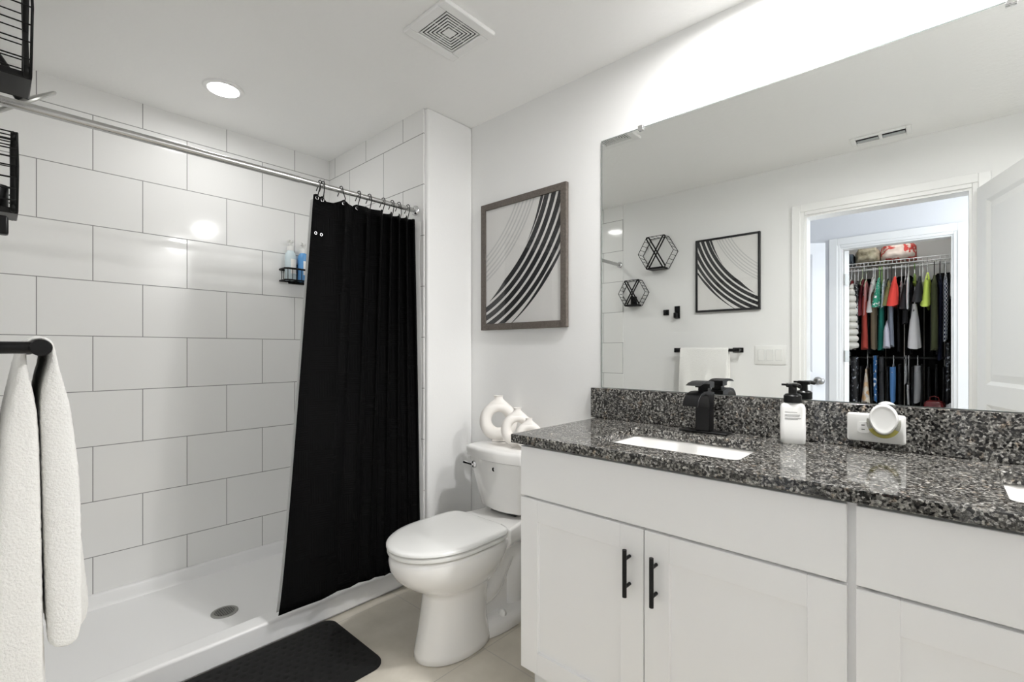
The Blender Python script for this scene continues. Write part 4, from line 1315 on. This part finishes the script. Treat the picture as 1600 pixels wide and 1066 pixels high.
GARMENTS = [
    ('shirt', 0.588, 1.80, 1.22, 0.066, 2.3, 0, (0.6, 0.58, 0.53), 'quilt', 'puffer_jacket', 'jacket', 'cream quilted puffer jacket hanging beside the open closet door', 'w'),
    ('shirt', 0.612, 1.847, 1.644, 0.042, 1.0, 1.666, (0.22, 0.018, 0.025), 'plain', 'shirt', 'shirt', 'dark red top hanging above the cream puffer jacket', 'w'),
    ('shirt', 0.562, 1.827, 1.36, 0.042, 1.2, 0, (0.01, 0.01, 0.011), 'print', 'shirt', 'shirt', 'black top with white print between the red and maroon tops', 'w'),
    ('shirt', 0.53, 1.852, 1.499, 0.05, 1.0, 1.527, (0.14, 0.014, 0.022), 'plain', 'shirt', 'shirt', 'maroon long-sleeved shirt hanging in the closet', 'g'),
    ('shirt', 0.503, 1.827, 1.515, 0.027, 1.0, 0, (0.55, 0.24, 0.24), 'plain', 'shirt', 'shirt', 'pink shirt squeezed against the maroon one in the closet', 'g'),
    ('long', 0.503, 1.749, 1.219, 0.049, 1.3, 0, (0.36, 0.045, 0.03), 'plain', 'blouse', 'shirt', 'rust red long shirt hanging lower than the pink one', 'w'),
    ('shirt', 0.454, 1.849, 1.54, 0.057, 1.2, 1.551, (0.8, 0.8, 0.79), 'plain', 'shirt', 'shirt', 'white short-sleeved shirt between the pink and the green tops', 'w'),
    ('long', 0.441, 1.771, 1.219, 0.052, 1.2, 0, (0.13, 0.1, 0.062), 'plain', 'shirt', 'shirt', 'khaki brown long shirt below the white sleeve', 'w'),
    ('shirt', 0.41, 1.839, 1.581, 0.039, 1.1, 1.587, (0.02, 0.26, 0.16), 'print', 'shirt', 'shirt', 'green patterned short-sleeved shirt in the closet', 'gr'),
    ('long', 0.393, 1.75, 1.214, 0.048, 1.2, 0, (0.015, 0.2, 0.16), 'plain', 'shirt', 'shirt', 'teal long shirt hanging below the green sleeve', 'gr'),
    ('shirt', 0.378, 1.814, 1.574, 0.026, 1.0, 0, (0.58, 0.7, 0.76), 'print', 'shirt', 'shirt', 'pale blue shirt between the green and the olive sleeves', 'w'),
    ('shirt', 0.348, 1.822, 1.599, 0.056, 1.2, 1.604, (0.27, 0.26, 0.1), 'plain', 'shirt', 'shirt', 'olive short-sleeved shirt hanging next to the bright red one', 'b'),
    ('shirt', 0.299, 1.838, 1.585, 0.063, 1.2, 1.59, (0.66, 0.05, 0.035), 'plain', 'shirt', 'shirt', 'bright red short-sleeved shirt in the middle of the closet', 'w'),
    ('shirt', 0.258, 1.801, 1.609, 0.025, 1.0, 0, (0.75, 0.74, 0.72), 'print', 'shirt', 'shirt', 'white shirt with black pattern behind the bright red sleeve', 'w'),
    ('shirt', 0.231, 1.82, 1.431, 0.045, 1.1, 1.565, (0.012, 0.012, 0.014), 'plain', 'shirt', 'shirt', 'black short-sleeved shirt between the bright red and the neon tops', 'w'),
    ('long', 0.325, 1.706, 1.241, 0.047, 1.1, 0, (0.2, 0.22, 0.27), 'plain', 'shirt', 'shirt', 'grey denim shirt hanging below the red sleeve', 'b'),
    ('long', 0.35, 1.463, 1.23, 0.047, 1.3, 0, (0.55, 0.54, 0.62), 'plain', 'blouse', 'shirt', 'lilac white hem of a blouse below the olive sleeve', 'w'),
    ('shirt', 0.211, 1.855, 1.553, 0.017, 1.2, 0, (0.8, 0.8, 0.8), 'plain', 'apron_strap', 'strap', 'white strap hanging from a hanger above the pale grey skirt', 'w'),
    ('skirt', 0.172, 1.592, 1.224, 0.073, 1.7, 0, (0.62, 0.6, 0.6), 'plain', 'skirt', 'skirt', 'pale grey pleated skirt hanging below the black sleeves', 'w'),
    ('shirt', 0.172, 1.856, 1.761, 0.032, 0.8, 0, (0.55, 0.72, 0.13), 'plain', 'shirt', 'shirt', 'neon yellow collar of a shirt above the pale grey skirt', 'gr'),
    ('shirt', 0.138, 1.826, 1.601, 0.055, 1.1, 1.611, (0.013, 0.013, 0.015), 'plain', 'shirt', 'shirt', 'black short-sleeved shirt between the two neon tops', 'w'),
    ('shirt', 0.119, 1.787, 1.657, 0.027, 1.2, 0, (0.8, 0.8, 0.8), 'plain', 'shirt', 'shirt', 'white sleeve peeking out under the neon lime shirt', 'w'),
    ('shirt', 0.089, 1.857, 1.571, 0.055, 1.1, 1.576, (0.68, 0.84, 0.15), 'plain', 'shirt', 'shirt', 'neon lime short-sleeved shirt, the brightest in the closet', 'w'),
    ('long', 0.047, 1.826, 1.213, 0.05, 1.1, 0, (0.05, 0.056, 0.02), 'plain', 'jacket', 'jacket', 'dark olive jacket hanging beside the neon lime shirt', 'b'),
    ('long', 0.012, 1.838, 1.131, 0.038, 1.0, 0, (0.01, 0.016, 0.045), 'plain', 'coat', 'coat', 'navy long coat between the olive jacket and the plaid shirt', 'b'),
    ('long', -0.022, 1.839, 1.284, 0.037, 1.0, 0, (0.5, 0.5, 0.55), 'plaid', 'shirt', 'shirt', 'navy and white plaid shirt at the far end of the rod', 'w'),
    ('shirt', -0.055, 1.83, 1.638, 0.022, 1.0, 0, (0.7, 0.7, 0.7), 'plain', 'shirt', 'shirt', 'pale grey shirt last on the rod beside the closet casing', 'w'),
]
LOWER = [
    ('skirt', 0.494, 1.041, 0.752, 0.031, 2.6, 0, (0.5, 0.36, 0.26), 'patch', 'skirt', 'skirt', 'orange and white patterned skirt hanging on the lower closet rod', 'w'),
    ('pants', 0.432, 1.159, 0.762, 0.04, 0.9, 0, (0.025, 0.11, 0.28), 'print', 'trousers', 'trousers', 'blue printed trousers next to the orange patterned skirt', 'b'),
    ('pants', 0.389, 1.148, 0.744, 0.043, 1.0, 0, (0.03, 0.03, 0.033), 'plain', 'trousers', 'trousers', 'charcoal trousers beside the blue printed ones', 'b'),
    ('pants', 0.312, 1.062, 0.766, 0.054, 0.85, 0, (0.07, 0.19, 0.42), 'plain', 'jeans', 'trousers', 'light blue jeans hanging on the lower closet rod', 'w'),
    ('pants', 0.229, 1.07, 0.926, 0.024, 0.9, 0, (0.42, 0.42, 0.42), 'plain', 'scarf', 'scarf', 'short grey scarf hanging beside the blue jeans', 'w'),
    ('pants', 0.211, 0.916, 0.747, 0.021, 1.0, 0, (0.5, 0.49, 0.48), 'plain', 'scarf', 'scarf', 'pale narrow scarf hanging below the short grey one', 'w'),
    ('pants', 0.152, 1.077, 0.772, 0.056, 1.1, 0, (0.26, 0.26, 0.27), 'plain', 'trousers', 'trousers', 'grey trousers hanging under the pale grey skirt', 'w'),
    ('pants', 0.576, 1.146, 0.718, 0.074, 1.2, 0, (0.012, 0.012, 0.014), 'sequin', 'dress', 'dress', 'black sequinned dress at the puffer jacket end of the lower rod', 'b'),
    ('pants', -0.033, 1.269, 0.755, 0.037, 1.1, 0, (0.012, 0.012, 0.014), 'sequin', 'dress', 'dress', 'black sequinned dress below the plaid shirt', 'b'),
]

rank = {g_[1]: q for q, g_ in enumerate(sorted(GARMENTS, key=lambda g_: g_[1]))}
for i, (k, y, z0, z1, wd, fl, zs, c, mk, name, cat, label, hc) in enumerate(GARMENTS):
    garment(k, y, z0, z1, wd, fl, zs, c, mk, name, cat, label, i, 'clothes on the upper closet rod', rank[y] % 3)
    hanger(y + .002, 1.930, min(z0 + .012, 1.86), hc, HWORD[hc] + ' hanger holding the ' + ' '.join(label.split()[:5]).rstrip(','))
for i, (k, y, z0, z1, wd, fl, zs, c, mk, name, cat, label, hc) in enumerate(LOWER):
    garment(k, y, z0, z1, wd, fl, zs, c, mk, name, cat, label, 50 + i, 'clothes on the lower closet rod')
    hanger(y + .002, 1.1415, min(z0 + .03, 1.09), hc, HWORD[hc] + ' hanger holding the ' + ' '.join(label.split()[:5]).rstrip(','), .17)
# the many plain black clothes filling the gaps
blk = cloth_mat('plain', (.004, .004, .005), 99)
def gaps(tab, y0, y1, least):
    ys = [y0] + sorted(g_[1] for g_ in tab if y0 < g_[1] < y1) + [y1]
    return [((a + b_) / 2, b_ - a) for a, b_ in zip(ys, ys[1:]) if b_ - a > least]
ups = gaps(GARMENTS, -.16, .66, .034)
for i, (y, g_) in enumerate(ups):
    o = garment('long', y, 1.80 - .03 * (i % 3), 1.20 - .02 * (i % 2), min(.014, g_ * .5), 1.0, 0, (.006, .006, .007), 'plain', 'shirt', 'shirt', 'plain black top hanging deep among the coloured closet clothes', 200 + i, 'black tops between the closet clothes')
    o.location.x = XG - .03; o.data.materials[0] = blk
lows = []
for y, g_ in gaps(LOWER, -.16, .66, .050):
    n_ = max(1, int(g_ / .042))
    lows += [(y + g_ * ((q + .5) / n_ - .5), g_ / n_) for q in range(n_)]
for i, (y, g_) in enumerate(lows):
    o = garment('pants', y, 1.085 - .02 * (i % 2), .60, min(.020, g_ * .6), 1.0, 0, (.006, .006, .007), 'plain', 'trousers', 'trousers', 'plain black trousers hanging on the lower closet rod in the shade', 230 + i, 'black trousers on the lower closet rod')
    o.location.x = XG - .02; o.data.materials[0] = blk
# long black bags put in to darken the back wall between the clothes
M['backdropcloth'] = mat('backdrop_bag_cloth', (.004, .004, .0045), .8, **{'Specular IOR Level': 0.2})
for i, (y, lab) in enumerate(((.525, 'added long black bag darkening the closet back wall behind the puffer jacket'), (.255, 'added long black bag darkening the closet back wall behind the red shirt'), (-.015, 'added long black bag darkening the closet back wall behind the lime shirt'))):
    gb = thing('backdrop_bag', lab, 'garment bag', (-2.150, y, 1.955), 0, 'added black bags darkening the closet back wall')
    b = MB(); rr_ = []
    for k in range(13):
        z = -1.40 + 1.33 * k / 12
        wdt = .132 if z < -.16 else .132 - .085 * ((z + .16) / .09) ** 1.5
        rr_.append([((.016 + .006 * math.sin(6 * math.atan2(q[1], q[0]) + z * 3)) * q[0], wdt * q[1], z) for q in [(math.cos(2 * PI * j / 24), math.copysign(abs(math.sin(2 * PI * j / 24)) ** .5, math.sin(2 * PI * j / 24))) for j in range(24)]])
    b.loft(rr_); b.build('body', 'backdropcloth', gb)
    b = MB(); b.tube([(0, 0, -.075), (0, 0, -.02), (.012, 0, -.004), (0, 0, .012), (-.014, 0, .006), (-.028, 0, .006)], .003, 7); b.build('hook', 'steel', gb)
    b = MB(); b.box(.0205, .0225, -.003, .003, -1.38, -.12); b.build('zipper', 'steel', gb, smooth=0)
clt = thing('closet_fill_light', 'small unseen light added inside the closet above the door head', 'ceiling light', (-1.50, .22, CE))  # put in out of view to brighten the hung clothes and the shelf
MB().lathe([(.0, -.045), (.05, -.040), (.075, -.02), (.08, -.0005)], 20, cap=False).build('dome', emit('closet_fill_glow', (1, .99, .97), L_CLOSET_FILL), clt)
# folded bedding on the upper shelf
def bundle(name, x0, x1, y0, y1, z0, z1, mk, c, label, seed, lobes=3):
    b = MB(); n = 40; rings = []
    for k in range(21):
        t_ = k / 20; y = y0 + (y1 - y0) * t_
        e = min(1, math.sin(PI * (0.06 + .88 * t_)) * 1.6) ** .5
        ring = []
        for j in range(n):
            an = 2 * PI * j / n; cs, sn = math.cos(an), math.sin(an)
            w_ = 1 + .05 * noise.noise((3 * cs, 3 * sn, 6 * t_ + seed)) * 2
            crease = 1 - .10 * math.exp(-((sn - .1 * math.sin(5 * t_)) / .10) ** 2) * lobes / 3
            x = (x0 + x1) / 2 + (x1 - x0) / 2 * math.copysign(abs(cs) ** .6, cs) * w_ * e * crease
            z = (z0 + z1) / 2 + (z1 - z0) / 2 * math.copysign(abs(sn) ** .7, sn) * (e if sn > 0 else 1) * (w_ if sn > 0 else 1)
            ring.append((x, y, z))
        rings.append(ring)
    b.loft(rings)
    o = b.build(name, cloth_mat(mk, c, seed + 300), smooth=80)
    return tag(o, label, 'bedding', 'folded bedding on the closet shelf')
bundle('comforter', -2.14, -1.80, .165, .405, 1.9985, 2.155, 'blanket', (.7, .6, .55), 'red and cream patterned comforter folded on the upper closet shelf', 1)
bundle('blanket', -2.12, -1.81, .415, .592, 1.9985, 2.135, 'taupe', (.3, .28, .2), 'rumpled taupe blanket folded on the upper closet shelf', 2, 5)
bundle('blanket', -2.10, -1.82, .603, .655, 1.9985, 2.10, 'plain', (.10, .13, .16), 'blue grey folded blanket at the shelf end beside the closet door', 3)
# chest under the hung clothes with a bag and a crumpled cloth on it
ch = thing('storage_chest', 'low black storage chest under the hung closet clothes', 'chest', (-1.62, -.05, 0))
box(-.12, .12, -.16, .16, 0, .715).build('body', 'black', ch, bevel=.006)
box(-.125, .125, -.165, .165, .7155, .742).build('lid', 'black', ch, bevel=.005)
bg = thing('handbag', 'dark red patent handbag lying on the closet chest', 'bag', (-1.61, .045, .7425), .2)
M['redleather'] = mat('dark_red_leather', (.13, .015, .015), .25)
b = MB(); b.loft([rrect(.04, .055, .02, 0), rrect(.05, .062, .02, .01), rrect(.045, .058, .02, .04), rrect(.025, .045, .015, .058), rrect(.012, .035, .01, .062)]); b.build('body', 'redleather', bg)
b = MB(); b.tube([(0, -.03, .055), (.01, -.025, .085), (.01, .0, .096), (.01, .025, .085), (0, .03, .055)], .004, 8); b.build('handle', 'redleather', bg)
b = MB(); rings = []
for k in range(9):
    t_ = k / 8
    rings.append([(-1.60 + .05 * math.cos(2 * PI * j / 18) * (1 - .7 * t_) * (1 + .3 * noise.noise((j, k, 1.5))), -.055 + .045 * math.sin(2 * PI * j / 18) * (1 - .7 * t_) * (1 + .3 * noise.noise((j, k, 4.5))), .7428 + .045 * t_) for j in range(18)])
b.loft(rings)
tag(b.build('scarf', cloth_mat('plain', (.6, .6, .6), 400), smooth=0), 'crumpled white scarf lying on the closet chest next to the red handbag', 'scarf')
